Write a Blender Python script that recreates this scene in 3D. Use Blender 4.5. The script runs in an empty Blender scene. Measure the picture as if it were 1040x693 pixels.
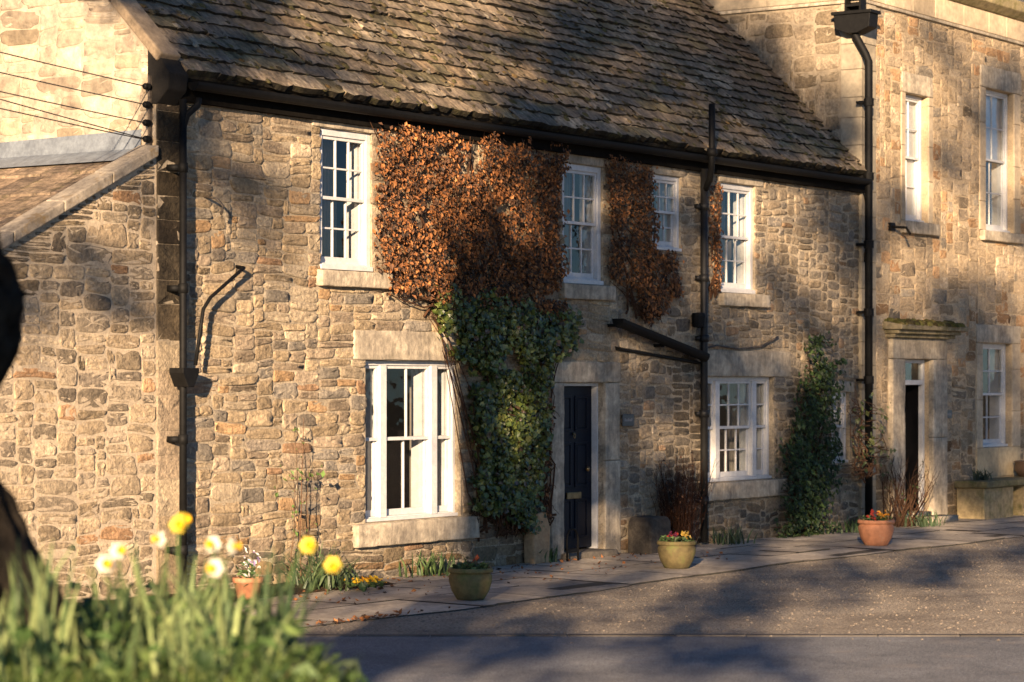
import bpy, math, random
import numpy as np
RG = np.random.default_rng(7); random.seed(7)
PI = math.pi; rad = math.radians
SC = bpy.context.scene
COL = SC.collection
V = np.array

# ------------------------------------------------------------------ camera frame
TH = math.atan(2600/1780.0)
CAM = V([-26.639, -17.203, 2.171])
RT = V([math.cos(TH), -math.sin(TH), 0]); DP = V([math.sin(TH), math.cos(TH), 0]); UP = V([0, 0, 1.0])
def cd(lat, dep, z):          # plan coordinates measured from where the photographer stood
    p = CAM + RT*lat + DP*dep
    return V([p[0], p[1], z])
SUN_AZ, SUN_EL = rad(63), rad(12)
SUNH = V([-math.sin(SUN_AZ), -math.cos(SUN_AZ)])      # horizontal direction towards the sun

# ------------------------------------------------------------------ materials
def srgb(r, g, b):
    f = lambda c: c/12.92 if c <= .04045 else ((c+.055)/1.055)**2.4
    return (f(r/255), f(g/255), f(b/255))
MATS = {}
def mat(name, base=(.5, .5, .5), rough=.85, attr=False, n1=(6, .25), n2=None, bump=None, metal=0, spec=.3, trans=None, tint=None, coat=0):
    """procedural surface: base colour (times the mesh's own colour), broken up by noise; bump = [(scale, strength, distance)]"""
    if name in MATS: return MATS[name]
    m = bpy.data.materials.new(name); m.use_nodes = True; MATS[name] = m
    nt = m.node_tree; N = nt.nodes; L = nt.links; b = N['Principled BSDF']
    b.inputs['Roughness'].default_value = rough; b.inputs['Metallic'].default_value = metal
    b.inputs['Specular IOR Level'].default_value = spec
    if coat: b.inputs['Coat Weight'].default_value = coat
    tc = N.new('ShaderNodeTexCoord'); src = tc.outputs['Object']
    rgb = N.new('ShaderNodeRGB'); rgb.outputs[0].default_value = (*base, 1); c = rgb.outputs[0]
    def mul(a, bb, fac=1.0):
        x = N.new('ShaderNodeMix'); x.data_type = 'RGBA'; x.blend_type = 'MULTIPLY'; x.inputs[0].default_value = fac
        L.new(a, x.inputs[6]); L.new(bb, x.inputs[7]); return x.outputs[2]
    if attr:
        at = N.new('ShaderNodeAttribute'); at.attribute_name = 'Col'; c = mul(c, at.outputs['Color'])
    for nn in (n1, n2):
        if nn:
            t = N.new('ShaderNodeTexNoise'); t.inputs['Scale'].default_value = nn[0]; t.inputs['Detail'].default_value = 6; t.inputs['Roughness'].default_value = .65
            L.new(src, t.inputs['Vector'])
            r = N.new('ShaderNodeValToRGB'); k = nn[1]
            r.color_ramp.elements[0].position = .32; r.color_ramp.elements[1].position = .68
            r.color_ramp.elements[0].color = (1-k*1.5, 1-k*1.5, 1-k*1.45, 1); r.color_ramp.elements[1].color = (1+k, 1+k, 1+k*.9, 1)
            L.new(t.outputs['Fac'], r.inputs['Fac']); c = mul(c, r.outputs['Color'])
    if tint:     # patches of another colour: (scale, lo, hi, colour)
        t = N.new('ShaderNodeTexNoise'); t.inputs['Scale'].default_value = tint[0]; t.inputs['Detail'].default_value = 8; t.inputs['Roughness'].default_value = .7
        L.new(src, t.inputs['Vector'])
        r = N.new('ShaderNodeMapRange'); r.inputs[1].default_value = tint[1]; r.inputs[2].default_value = tint[2]
        L.new(t.outputs['Fac'], r.inputs[0])
        x = N.new('ShaderNodeMix'); x.data_type = 'RGBA'; L.new(r.outputs[0], x.inputs[0]); L.new(c, x.inputs[6]); x.inputs[7].default_value = (*tint[3], 1); c = x.outputs[2]
    L.new(c, b.inputs['Base Color'])
    if bump:
        prev = None
        for sc, st, di in bump:
            t = N.new('ShaderNodeTexNoise'); t.inputs['Scale'].default_value = sc; t.inputs['Detail'].default_value = 6; t.inputs['Roughness'].default_value = .6
            L.new(src, t.inputs['Vector'])
            bp = N.new('ShaderNodeBump'); bp.inputs['Strength'].default_value = st; bp.inputs['Distance'].default_value = di
            L.new(t.outputs['Fac'], bp.inputs['Height'])
            if prev: L.new(prev, bp.inputs['Normal'])
            prev = bp.outputs['Normal']
        L.new(prev, b.inputs['Normal'])
    if trans:    # thin leaves let some light through
        out = [n for n in N if n.type == 'OUTPUT_MATERIAL'][0]
        tl = N.new('ShaderNodeBsdfTranslucent'); L.new(c, tl.inputs['Color'])
        mx = N.new('ShaderNodeMixShader'); mx.inputs[0].default_value = trans
        L.new(b.outputs[0], mx.inputs[1]); L.new(tl.outputs[0], mx.inputs[2]); L.new(mx.outputs[0], out.inputs['Surface'])
    return m
def glass_mat():
    m = bpy.data.materials.new('window_glass'); m.use_nodes = True
    N = m.node_tree.nodes; L = m.node_tree.links; N.clear()
    out = N.new('ShaderNodeOutputMaterial'); tr = N.new('ShaderNodeBsdfTransparent'); gl = N.new('ShaderNodeBsdfGlossy'); mx = N.new('ShaderNodeMixShader')
    tr.inputs[0].default_value = (.86, .88, .88, 1); gl.inputs['Roughness'].default_value = .02
    fr = N.new('ShaderNodeLayerWeight'); fr.inputs[0].default_value = .5; pw_ = N.new('ShaderNodeMath'); pw_.operation = 'POWER'; pw_.inputs[1].default_value = 4; L.new(fr.outputs['Facing'], pw_.inputs[0])
    t = N.new('ShaderNodeTexNoise'); t.inputs['Scale'].default_value = 3.0
    bp = N.new('ShaderNodeBump'); bp.inputs['Strength'].default_value = .25; bp.inputs['Distance'].default_value = .02
    tc = N.new('ShaderNodeTexCoord'); L.new(tc.outputs['Object'], t.inputs['Vector']); L.new(t.outputs[0], bp.inputs['Height']); L.new(bp.outputs[0], gl.inputs['Normal'])
    ad = N.new('ShaderNodeMath'); ad.operation = 'MULTIPLY_ADD'; ad.inputs[1].default_value = .85; ad.inputs[2].default_value = .055; L.new(pw_.outputs[0], ad.inputs[0])
    L.new(ad.outputs[0], mx.inputs[0]); L.new(tr.outputs[0], mx.inputs[1]); L.new(gl.outputs[0], mx.inputs[2]); L.new(mx.outputs[0], out.inputs[0])
    return m
def streaks(m, sc=(9, 1.1, 1.1), k=.35):
    nt = m.node_tree; N = nt.nodes; L = nt.links; b = N['Principled BSDF']; src = b.inputs['Base Color'].links[0].from_socket
    tc = N.new('ShaderNodeTexCoord'); mp = N.new('ShaderNodeMapping'); mp.inputs['Scale'].default_value = sc; L.new(tc.outputs['Object'], mp.inputs[0])
    t = N.new('ShaderNodeTexNoise'); t.inputs['Scale'].default_value = 2.2; t.inputs['Detail'].default_value = 8; t.inputs['Roughness'].default_value = .7; L.new(mp.outputs[0], t.inputs['Vector'])
    r = N.new('ShaderNodeValToRGB'); r.color_ramp.elements[0].position = .34; r.color_ramp.elements[1].position = .66
    r.color_ramp.elements[0].color = (1-k*1.6,)*3+(1,); r.color_ramp.elements[1].color = (1+k, 1+k*.95, 1+k*.85, 1); L.new(t.outputs['Fac'], r.inputs['Fac'])
    x = N.new('ShaderNodeMix'); x.data_type = 'RGBA'; x.blend_type = 'MULTIPLY'; x.inputs[0].default_value = 1; L.new(src, x.inputs[6]); L.new(r.outputs['Color'], x.inputs[7]); L.new(x.outputs[2], b.inputs['Base Color'])
GLASS = glass_mat()
STONE = mat('rubble_stone', (1, 1, 1), .92, True, (28, .26), (2.2, .18), bump=[(15, .75, .035), (65, .75, .014)], spec=.12)
GABLE = mat('limewashed_stone', (1, 1, 1), .92, True, (9, .22), (1.3, .25), bump=[(14, .5, .03), (60, .4, .01)], spec=.15)
MORTAR = mat('lime_mortar', (.33, .275, .20), .95, False, (30, .3), (2.6, .3), bump=[(45, .6, .015)], spec=.1)
MORTARL = mat('pale_pointing', (.40, .33, .24), .95, False, (30, .18), (1.7, .15), bump=[(45, .6, .012)], spec=.1)
ASHLAR = mat('dressed_sandstone', (.40, .345, .265), .9, False, (14, .2), (2.4, .28), bump=[(26, .6, .016), (110, .5, .006)], spec=.15, tint=(3.2, .52, .76, (.15, .13, .095)))
ASHLARC = mat('dressed_blocks', (1, 1, 1), .9, True, (14, .14), (1.6, .2), bump=[(30, .3, .01), (110, .3, .004)], spec=.15)
SLATE = mat('stone_slate', (1, 1, 1), .9, True, (22, .3), (3.2, .3), bump=[(18, .6, .03), (75, .6, .012)], spec=.2, tint=(4.5, .52, .72, (.075, .068, .03)))
streaks(SLATE, (6, 1.6, 1.6), .38); streaks(STONE, (2.5, 2.5, .5), .12); streaks(ASHLAR, (7, 7, .6), .16)
MOSS = mat('roof_moss', (1, 1, 1), 1, True, (40, .3), bump=[(80, .8, .02)], spec=.05)
PAINT = mat('white_paint', (.49, .49, .485), .5, False, (12, .09), (60, .07), bump=[(60, .15, .003)], spec=.4, tint=(9, .62, .8, (.36, .33, .28)))
DARKIN = mat('room_plaster', (.055, .045, .035), .9, False, (3, .2))
CURT = mat('curtain_cloth', (.30, .27, .23), .95, False, (8, .08), bump=[(120, .2, .002)], spec=.1, trans=.25)
IRON = mat('black_iron', (.0045, .0045, .0045), .65, False, (18, .3), bump=[(50, .3, .004)], spec=.16)
RUST = mat('weathered_pipe', (.06, .05, .042), .6, False, (20, .4), bump=[(50, .4, .004)], tint=(9, .5, .7, (.16, .12, .08)))
NAVY = mat('navy_door_paint', (.002, .0045, .012), .45, False, (5, .12), bump=[(30, .1, .002)], spec=.15)
BRASS = mat('dull_brass', (.22, .16, .08), .4, False, (20, .2), metal=.8)
LEAD = mat('lead_flashing', (.13, .15, .175), .6, False, (7, .2), (25, .12), bump=[(12, .4, .02)], spec=.4)
SOIL = mat('soil', (.055, .038, .024), 1, False, (12, .3), bump=[(25, 1, .05)], spec=.05)
TERRA = mat('terracotta', (.36, .16, .085), .8, False, (10, .2), bump=[(60, .25, .004)], tint=(6, .56, .72, (.30, .24, .17)))
MOSSPOT = mat('mossy_clay', (.16, .125, .05), .85, False, (9, .3), bump=[(40, .3, .006)], tint=(5, .48, .66, (.08, .095, .025)))
BARK = mat('bark', (.026, .021, .016), 1, False, (9, .4), bump=[(14, 1, .06), (50, .8, .02)], spec=.1)
TWIG = mat('twig_bark', (.11, .06, .035), .9, True, (12, .3), spec=.15)
LEAF = mat('leaf', (1, 1, 1), .5, True, (25, .2), spec=.35, trans=.25)
IVYL = mat('ivy_leaf', (1, 1, 1), .38, True, (25, .2), spec=.5, trans=.1)
DRY = mat('dry_leaf', (1, 1, 1), .75, True, (25, .25), spec=.2, trans=.18)
GRASS = mat('grass_blade', (1, 1, 1), .55, True, (4, .2), spec=.3, trans=.35)
PETAL = mat('petal', (1, 1, 1), .55, True, None, spec=.2, trans=.35)
WIRE = mat('wire', (.06, .045, .035), .6, False, None)
FLAG = mat('flagstone', (1, 1, 1), .85, True, (16, .2), (1.8, .25), bump=[(22, .35, .012), (90, .3, .004)], spec=.25)
GRAV = mat('packed_gravel', (.40, .34, .27), .95, False, (34, .5), (1.1, .25), bump=[(38, 1, .06), (9, .7, .06)], spec=.15, tint=(2.0, .55, .75, (.19, .16, .13)))
ASPH = mat('asphalt', (.19, .192, .20), .88, False, (70, .5), (.9, .25), bump=[(90, 1, .016), (9, .4, .03)], spec=.3, tint=(1.6, .56, .8, (.27, .235, .20)))
DIRT = mat('ground_earth', (.10, .085, .05), 1, False, (3, .3), bump=[(8, .6, .05)])
TURF = mat('turf', (.035, .05, .015), 1, False, (14, .4), bump=[(20, 1, .06)], spec=.1)

# ------------------------------------------------------------------ mesh helpers
class MB:
    def __init__(s): s.v = []; s.f = []; s.c = []; s.m = []; s.n = 0
    def add(s, vs, fs, col=(1, 1, 1), mi=0):
        vs = np.asarray(vs, float).reshape(-1, 3); k = len(vs)
        cs = np.asarray(col, float)
        if cs.ndim == 1: cs = np.tile(cs[:3], (k, 1))
        s.v.append(vs); s.c.append(cs); o = s.n
        s.f += [tuple(i+o for i in q) for q in fs]; s.m += [mi]*len(fs); s.n += k
    def box(s, x0, x1, y0, y1, z0, z1, col=(1, 1, 1), mi=0, jit=0):
        v = V([(x, y, z) for x in (x0, x1) for y in (y0, y1) for z in (z0, z1)], float)
        if jit: v = v + RG.normal(0, jit, v.shape)
        s.add(v, [(0, 1, 3, 2), (4, 6, 7, 5), (0, 4, 5, 1), (2, 3, 7, 6), (0, 2, 6, 4), (1, 5, 7, 3)], col, mi)
    def prism(s, pts, axis, a0, a1, col=(1, 1, 1), mi=0):
        """polygon pts (2D) in the plane across axis 0/1/2, extruded from a0 to a1"""
        n = len(pts); r = []
        for a in (a0, a1):
            for p in pts:
                q = [p[0], p[1]]; q.insert(axis, a); r.append(q)
        s.add(r, [tuple(range(n))[::-1], tuple(range(n, 2*n))]+[(i, (i+1) % n, n+(i+1) % n, n+i) for i in range(n)], col, mi)
    def tube(s, path, rads, n=8, col=(1, 1, 1), mi=0, caps=True):
        P = V(path, float); k = len(P); R = np.broadcast_to(V(rads, float), (k,))
        T = np.gradient(P, axis=0); T /= np.linalg.norm(T, axis=1)[:, None]+1e-9
        a = np.cross(T[0], V([0, 0, 1.]) if abs(T[0][2]) < .9 else V([1., 0, 0])); vs = []
        for i in range(k):
            a = a-(a @ T[i])*T[i]; a /= np.linalg.norm(a)+1e-9; b = np.cross(T[i], a)
            for j in range(n):
                t = 2*PI*j/n; vs.append(P[i]+R[i]*(math.cos(t)*a+math.sin(t)*b))
        fs = [(i*n+j, i*n+(j+1) % n, (i+1)*n+(j+1) % n, (i+1)*n+j) for i in range(k-1) for j in range(n)]
        if caps: fs += [tuple(range(n))[::-1], tuple(range((k-1)*n, k*n))]
        s.add(vs, fs, col, mi)
    def lathe(s, prof, c, n=28, col=(1, 1, 1), mi=0, ax=None, wob=0):
        """profile of (radius, height) turned about the vertical through c (or about direction ax)"""
        c = V(c, float)
        if ax is None: e3 = V([0, 0, 1.])
        else: e3 = V(ax, float)/np.linalg.norm(ax)
        h = V([1., 0, 0]) if abs(e3[0]) < .8 else V([0, 1., 0])
        e1 = np.cross(e3, h); e1 /= np.linalg.norm(e1); e2 = np.cross(e3, e1)
        vs = []
        for r, z in prof:
            for j in range(n):
                t = 2*PI*j/n; rr = r*(1+wob*math.sin(5*t+z*20)); vs.append(c+e1*rr*math.cos(t)+e2*rr*math.sin(t)+e3*z)
        k = len(prof)
        s.add(vs, [(i*n+j, i*n+(j+1) % n, (i+1)*n+(j+1) % n, (i+1)*n+j) for i in range(k-1) for j in range(n)], col, mi)
def rbox(mb, x0, x1, y0, y1, z0, z1, col=(1, 1, 1), r=.014, amp=.005, step=.07, mi=0):
    """a hewn block: rounded, slightly uneven faces and chipped arrises"""
    lo, hi = V([x0, y0, z0]), V([x1, y1, z1]); r = min(r, (hi-lo).min()*.4)
    for ax in range(3):
        u, w = [a for a in range(3) if a != ax]
        nu, nw = max(2, int((hi[u]-lo[u])/step)+2), max(2, int((hi[w]-lo[w])/step)+2)
        gu = np.concatenate([[lo[u], lo[u]+r*.5], np.linspace(lo[u]+r, hi[u]-r, nu), [hi[u]-r*.5, hi[u]]]); gw = np.concatenate([[lo[w], lo[w]+r*.5], np.linspace(lo[w]+r, hi[w]-r, nw), [hi[w]-r*.5, hi[w]]])
        for side in (0, 1):
            vs = []
            for a in gu:
                for b in gw:
                    p = V([0., 0, 0]); p[u] = a; p[w] = b; p[ax] = hi[ax] if side else lo[ax]
                    k = vn(p[0]*7+p[1]*5+31, p[2]*7+p[1]*3+17); rr_ = r*(1+1.6*max(0, k-.62)/.38)
                    rr_ = min(rr_, (hi-lo).min()*.45)
                    q = np.clip(p, lo+rr_, hi-rr_); d = p-q; L = np.linalg.norm(d)
                    p2 = q+d/L*rr_ if L > 1e-9 else p
                    p2 = p2+(d/L if L > 1e-9 else 0)*amp*2*(vn(p[0]*9+p[1]*13, p[2]*9+p[1]*4+5)-.5); vs.append(p2)
            m = len(gw); F = [(i*m+j, (i+1)*m+j, (i+1)*m+j+1, i*m+j+1) for i in range(len(gu)-1) for j in range(m-1)]
            if (side == 1) == (ax == 1): F = [f[::-1] for f in F]
            mb.add(vs, F, col, mi)
def vcol(c, k=.15):
    """a colour with a random shift in brightness"""
    return V(c)*(1+RG.normal(0, k))
def root_loc(p):
    while p is not None:
        if p.type == 'EMPTY' or p.parent is None: return V(p.location)
        p = p.parent
    return V([0, 0, 0.])
def obj(name, mb, mats, parent=None, smooth=False, bevel=0, loc=None):
    me = bpy.data.meshes.new(name)
    vs = np.concatenate(mb.v) if mb.v else np.zeros((0, 3))
    o = bpy.data.objects.new(name, me)
    off = root_loc(parent) if parent is not None else (V(loc, float) if loc is not None else V([0, 0, 0.]))
    me.from_pydata((vs-off).tolist(), [], mb.f)
    cs = np.concatenate(mb.c); a = me.color_attributes.new('Col', 'FLOAT_COLOR', 'POINT')
    a.data.foreach_set('color', np.c_[np.clip(cs, 0.004, 1), np.ones(len(cs))].ravel().astype(np.float32))
    if not isinstance(mats, (list, tuple)): mats = [mats]
    for m in mats: me.materials.append(m)
    me.polygons.foreach_set('material_index', mb.m)
    if smooth: me.polygons.foreach_set('use_smooth', [q == 0 for q in mb.m])
    me.update(); COL.objects.link(o)
    if parent is not None: o.parent = parent
    elif loc is not None: o.location = loc
    if bevel:
        b = o.modifiers.new('edge', 'BEVEL'); b.width = bevel; b.segments = 2; b.limit_method = 'ANGLE'
    return o
def tag(o, label, cat, group=None):
    o['label'] = label; o['category'] = cat
    if group: o['group'] = group
    return o
def thing(name, label, cat, loc, group=None):
    o = bpy.data.objects.new(name, None); o.empty_display_size = .2; COL.objects.link(o); o.location = loc
    return tag(o, label, cat, group)
def struct(name, mb, m, smooth=False):
    o = obj(name, mb, m, smooth=smooth); o['kind'] = 'structure'; return o
def inpoly(p, poly):
    x, y = p; r = False; n = len(poly)
    for i in range(n):
        x1, y1 = poly[i]; x2, y2 = poly[(i+1) % n]
        if (y1 > y) != (y2 > y) and x < (x2-x1)*(y-y1)/(y2-y1)+x1: r = not r
    return r

def sm(t): t = max(0, min(1, t)); return t*t*(3-2*t)
# smooth value noise in 2D
_T = np.random.default_rng(3).random((64, 64))
def vn(x, y):
    xi, yi = math.floor(x), math.floor(y); fx, fy = x-xi, y-yi; fx = fx*fx*(3-2*fx); fy = fy*fy*(3-2*fy)
    g = lambda i, j: _T[i % 64, j % 64]
    return (g(xi, yi)*(1-fx)+g(xi+1, yi)*fx)*(1-fy)+(g(xi, yi+1)*(1-fx)+g(xi+1, yi+1)*fx)*fy

# ------------------------------------------------------------------ masonry
def backing(mb, P, W0, W1, H0, H1, holes, depth=.28, mi=1, top=None):
    """wall face with openings; P(u,v,d) places a point, d is how far it lies behind the face; top(u) = sloping top"""
    us = sorted({W0, W1, *[h[0] for h in holes], *[h[2] for h in holes]}); vs_ = sorted({H0, H1, *[h[1] for h in holes], *[h[3] for h in holes]})
    for i in range(len(us)-1):
        for j in range(len(vs_)-1):
            cu, cv = (us[i]+us[i+1])/2, (vs_[j]+vs_[j+1])/2
            if any(h[0] < cu < h[2] and h[1] < cv < h[3] for h in holes): continue
            mb.add([P(us[i], vs_[j], 0), P(us[i+1], vs_[j], 0), P(us[i+1], vs_[j+1], 0), P(us[i], vs_[j+1], 0)], [(0, 1, 2, 3)], mi=mi)
    for u0, v0, u1, v1 in holes:
        for a, b in (((u0, v0), (u0, v1)), ((u0, v1), (u1, v1)), ((u1, v1), (u1, v0)), ((u1, v0), (u0, v0))):
            mb.add([P(*a, 0), P(*b, 0), P(*b, depth), P(*a, depth)], [(0, 1, 2, 3)], mi=mi)
def rubble(mb, P, W0, W1, H0, H1, ok, pal, cell=.05, ws=(4, 11), hs=(2, 4), relief=.03, gap=.012, warp=.03, round_=3.0, colmod=None, square=.0, seed=1, jit=.006):
    """irregular coursed stones, each a pillow of its own shape, colour and relief"""
    r = np.random.default_rng(seed); nu = int((W1-W0)/cell); nv = int((H1-H0)/cell)
    free = np.zeros((nu, nv), bool)
    for i in range(nu):
        for j in range(nv): free[i, j] = ok(W0+(i+.5)*cell, H0+(j+.5)*cell)
    K = 18; tt = np.arange(K)*2*PI/K+PI/K; c_, s_ = np.cos(tt), np.sin(tt)
    pc = [V(p[:3]) for p in pal]; pw = V([p[3] for p in pal]); pw = pw/pw.sum()
    for j in range(nv):
        i = 0
        while i < nu:
            if not free[i, j]: i += 1; continue
            w = int(r.integers(ws[0], ws[1]+1)); h = int(r.integers(hs[0], hs[1]+1))
            if ws[0] != ws[1] and h >= hs[1] and r.random() < .6: h -= 1
            if ws[0] != ws[1] and r.random() < .12: w = max(2, w//2)
            k = 0
            while k < w and i+k < nu and free[i+k, j]: k += 1
            w = k
            if w < k+1 and i+w < nu:
                k2 = w
                while k2 < w+ws[0] and i+k2 < nu and free[i+k2, j]: k2 += 1
                if k2-w < max(2, ws[0]-1): w = k2
            m = 1
            while m < h and j+m < nv and free[i:i+w, j+m].all(): m += 1
            h = m; free[i:i+w, j:j+h] = False
            u0, u1, v0, v1 = W0+i*cell, W0+(i+w)*cell, H0+j*cell, H0+(j+h)*cell
            i += w
            cu, cv = (u0+u1)/2, (v0+v1)/2; hu, hv = (u1-u0)/2-gap, (v1-v0)/2-gap
            if hu < .012 or hv < .012: continue
            d = relief*(.45+r.random()*.85)
            tl = r.normal(0, .35*relief, 2)
            e = 2/(round_*(.75+.7*r.random())); ou, ov = np.sign(c_)*np.abs(c_)**e, np.sign(s_)*np.abs(s_)**e
            irr = 1-square; tp, tq, sk = r.normal(0, .07, 3)*irr
            ou2 = ou*(1+tp*ov); ov2 = ov*(1+tq*ou)+sk*ou*min(1, hu/hv*.4)
            rn = 1+r.normal(0, .05, K)*irr
            col = pc[r.choice(len(pc), p=pw)]*(1+r.normal(0, .17))
            if colmod is not None: col = colmod(cu, cv, col)
            VS = []; edge = min(.014, hv*.3)
            for ring, dd in ((0, -.012), (.45, .62), (1.3, .95), (3.2, 1.0)):
                su_, sv_ = 1-edge*ring/hu, 1-edge*ring/hv
                if ring > 3: su_, sv_ = .5, .45
                su_, sv_ = max(su_, .3), max(sv_, .3)
                for q in range(K):
                    a = rn[q] if ring < 1 else 1
                    u = cu+ou2[q]*hu*su_*a; v = cv+ov2[q]*hv*sv_*a
                    u2 = u+warp*(vn(u*2.3, v*3.1)-.5)*2; v2 = v+warp*(vn(u*1.7+20, v*2.9+9)-.5)*2
                    z = -.01 if dd < 0 else d*dd+(tl[0]*ou[q]+tl[1]*ov[q])*su_+r.normal(0, jit)*(1 if ring > 1 else .4)
                    VS.append(P(u2, v2, -z))
            VS.append(P(cu+warp*(vn(cu*2.3, cv*3.1)-.5)*2, cv+warp*(vn(cu*1.7+20, cv*2.9+9)-.5)*2, -(d*1.0+r.normal(0, jit))))
            F = [(a*K+q, a*K+(q+1) % K, (a+1)*K+(q+1) % K, (a+1)*K+q) for a in range(3) for q in range(K)]
            F += [(3*K+q, 3*K+(q+1) % K, 4*K) for q in range(K)]
            cc = np.tile(col, (4*K+1, 1))*(1+r.normal(0, .05, (4*K+1, 1)))
            mb.add(VS, F, cc, 0)
def inrect(u, v, rs, m=0):
    return any(a-m < u < c+m and b-m < v < d+m for a, b, c, d in rs)

# ------------------------------------------------------------------ leaf scatter
def leaves(mb, pos, nrm, size, cols, lobed=False, droop=.5, rr=RG):
    """one folded leaf per position"""
    pos = np.asarray(pos); n = len(pos)
    if n == 0: return
    nrm = np.asarray(nrm)+rr.normal(0, .45, (n, 3)); nrm /= np.linalg.norm(nrm, axis=1)[:, None]+1e-9
    d = rr.normal(0, 1, (n, 3)); d[:, 2] -= droop*2; d -= (d*nrm).sum(1)[:, None]*nrm; d /= np.linalg.norm(d, axis=1)[:, None]+1e-9
    s = np.cross(nrm, d); L = (np.asarray(size)*(.42+1.1*rr.random(n)**1.3))[:, None]
    fold = (.08+.28*rr.random(n))[:, None]
    base = pos-d*L*.5; tip = pos+d*L*.5+nrm*L*rr.normal(0, .12, (n, 1)); mid = pos-nrm*L*fold*.4
    if lobed:
        a = pos-d*L*.28+s*L*.5+nrm*L*fold*.4; b = pos+d*L*.12+s*L*.36; c = pos-d*L*.28-s*L*.5+nrm*L*fold*.4; e = pos+d*L*.12-s*L*.36
        vs = np.stack([base, a, b, tip, e, c, mid], 1).reshape(-1, 3)
        f1 = [(0, 6, 1), (1, 6, 2), (2, 6, 3), (3, 6, 4), (4, 6, 5), (5, 6, 0)]; k = 7
    else:
        a = pos+s*L*.33+nrm*L*fold*.5; c = pos-s*L*.33+nrm*L*fold*.5
        vs = np.stack([base, a, tip, c, mid], 1).reshape(-1, 3); f1 = [(0, 4, 1), (1, 4, 2), (2, 4, 3), (3, 4, 0)]; k = 5
    fs = [tuple(q+i*k for q in f) for i in range(n) for f in f1]
    mb.add(vs, fs, np.repeat(np.asarray(cols), k, axis=0))
def pick(pal, n, k=.2, rr=RG):
    w = V([p[3] for p in pal]); i = rr.choice(len(pal), n, p=w/w.sum()); return V([p[:3] for p in pal])[i]*np.clip(1+rr.normal(0, k, (n, 1)), .3, 2)
def blades(mb, base, h, w, lean, cols, rr=RG, seg=3, curl=.5, faces=None):
    """tapering strap blades from base points"""
    n = len(base); az = rr.random(n)*2*PI if faces is None else faces
    ld = np.stack([np.cos(az), np.sin(az), 0*az], 1); sd = np.stack([-np.sin(az), np.cos(az), 0*az], 1)
    tw = rr.normal(0, .9, n); sd2 = sd*np.cos(tw)[:, None]+ld*np.sin(tw)[:, None]
    rows = []
    for i in range(seg+1):
        t = i/seg; c = base+V([0, 0, 1.])*(h*(t-curl*lean*t*t*.55))[:, None]+ld*(h*lean*(t**1.8))[:, None]
        ww = (w*(1-t**2.2)*.5+.0008)[:, None]
        rows += [c-sd2*ww, c+sd2*ww]
    k = 2*(seg+1); vs = np.stack(rows, 1).reshape(-1, 3)
    f1 = [(2*i, 2*i+1, 2*i+3, 2*i+2) for i in range(seg)]
    fs = [tuple(q+j*k for q in f) for j in range(n) for f in f1]
    cc = np.repeat(np.asarray(cols), k, axis=0); mb.add(vs, fs, cc)

# ------------------------------------------------------------------ palettes (real, unlit colours)
P_COT = [(.315, .245, .16, 5), (.265, .21, .15, 4), (.35, .285, .20, 2.5), (.34, .225, .125, 1.1), (.235, .205, .165, 1.4), (.19, .16, .125, .5), (.28, .18, .11, .4)]
P_LEAN = [(.35, .275, .185, 4), (.30, .24, .165, 3), (.40, .325, .23, 2.5), (.36, .225, .13, .4), (.25, .205, .15, 2), (.20, .165, .125, .8)]
P_TOWN = [(.39, .30, .195, 5), (.42, .335, .23, 4), (.40, .255, .14, 1.6), (.34, .27, .19, 2), (.34, .205, .11, .5), (.28, .24, .185, .8)]
P_GAB = [(.33, .275, .205, 4), (.355, .30, .23, 3), (.31, .25, .175, 2), (.27, .22, .165, 1)]

# ================================================================== STONE COTTAGE
XL, XR = -7.72, 7.62
XT = 7.64
EAVE = 5.27
cot = thing('stone_cottage', 'long two storey rubble stone cottage with mossy stone slate roof and white sash windows', 'house', (XL, 0, 0))
# openings: (x0, z0, x1, z1)
O_W1 = (-5.16, 3.38, -4.24, 4.90); O_LW1 = (-4.36, .62, -2.56, 2.41); O_W3 = (-.42, 3.38, .50, 4.86); O_W4 = (1.70, 3.88, 2.42, 4.86)
O_W5 = (3.48, 3.38, 4.44, 4.87); O_LW2 = (3.08, .82, 4.98, 2.24); O_DOOR = (-.42, .02, .52, 2.16); O_SM = (6.70, .98, 7.30, 2.02)
HOLES = [O_W1, O_LW1, O_W3, O_W4, O_W5, O_LW2, O_DOOR, O_SM]
DRESS = [(-4.58, 2.40, -2.42, 2.74), (-4.58, .33, -2.30, .62), (-5.22, 3.20, -3.98, 3.38), (-.52, 3.19, .68, 3.38), (-.52, 4.86, .56, 5.0), (3.42, 4.87, 4.64, 5.0), (3.40, 3.2, 4.72, 3.38),
         (2.98, 2.24, 5.44, 2.60), (2.98, .58, 5.22, .82), (-.70, 0, -.42, 2.42), (.52, 0, .88, 2.42), (-.7, 2.16, .88, 2.42), (6.62, 2.02, 7.4, 2.16)]
QUOIN = (XL, 0, XL+.36, 5.2)
w = MB(); PF = lambda u, v, d: (u, d, v)
backing(w, PF, XL, XR, -.15, 5.45, HOLES)
def wall_tone(u, v, col):
    # gutter stain plus painted limb shade blacken the corner; foot and middle pipe strip darker
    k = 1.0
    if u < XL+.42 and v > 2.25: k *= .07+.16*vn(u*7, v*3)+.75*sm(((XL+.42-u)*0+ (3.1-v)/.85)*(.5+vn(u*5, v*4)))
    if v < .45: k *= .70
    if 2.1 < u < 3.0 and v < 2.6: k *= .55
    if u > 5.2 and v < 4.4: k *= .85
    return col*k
def ok_cot(u, v):
    if inrect(u, v, HOLES+DRESS, .0): return False
    if u < XL+.37: return False
    return .0 <= v < 5.2
def ok_r(u, v): return ok_cot(u, v) and u > .88
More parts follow.
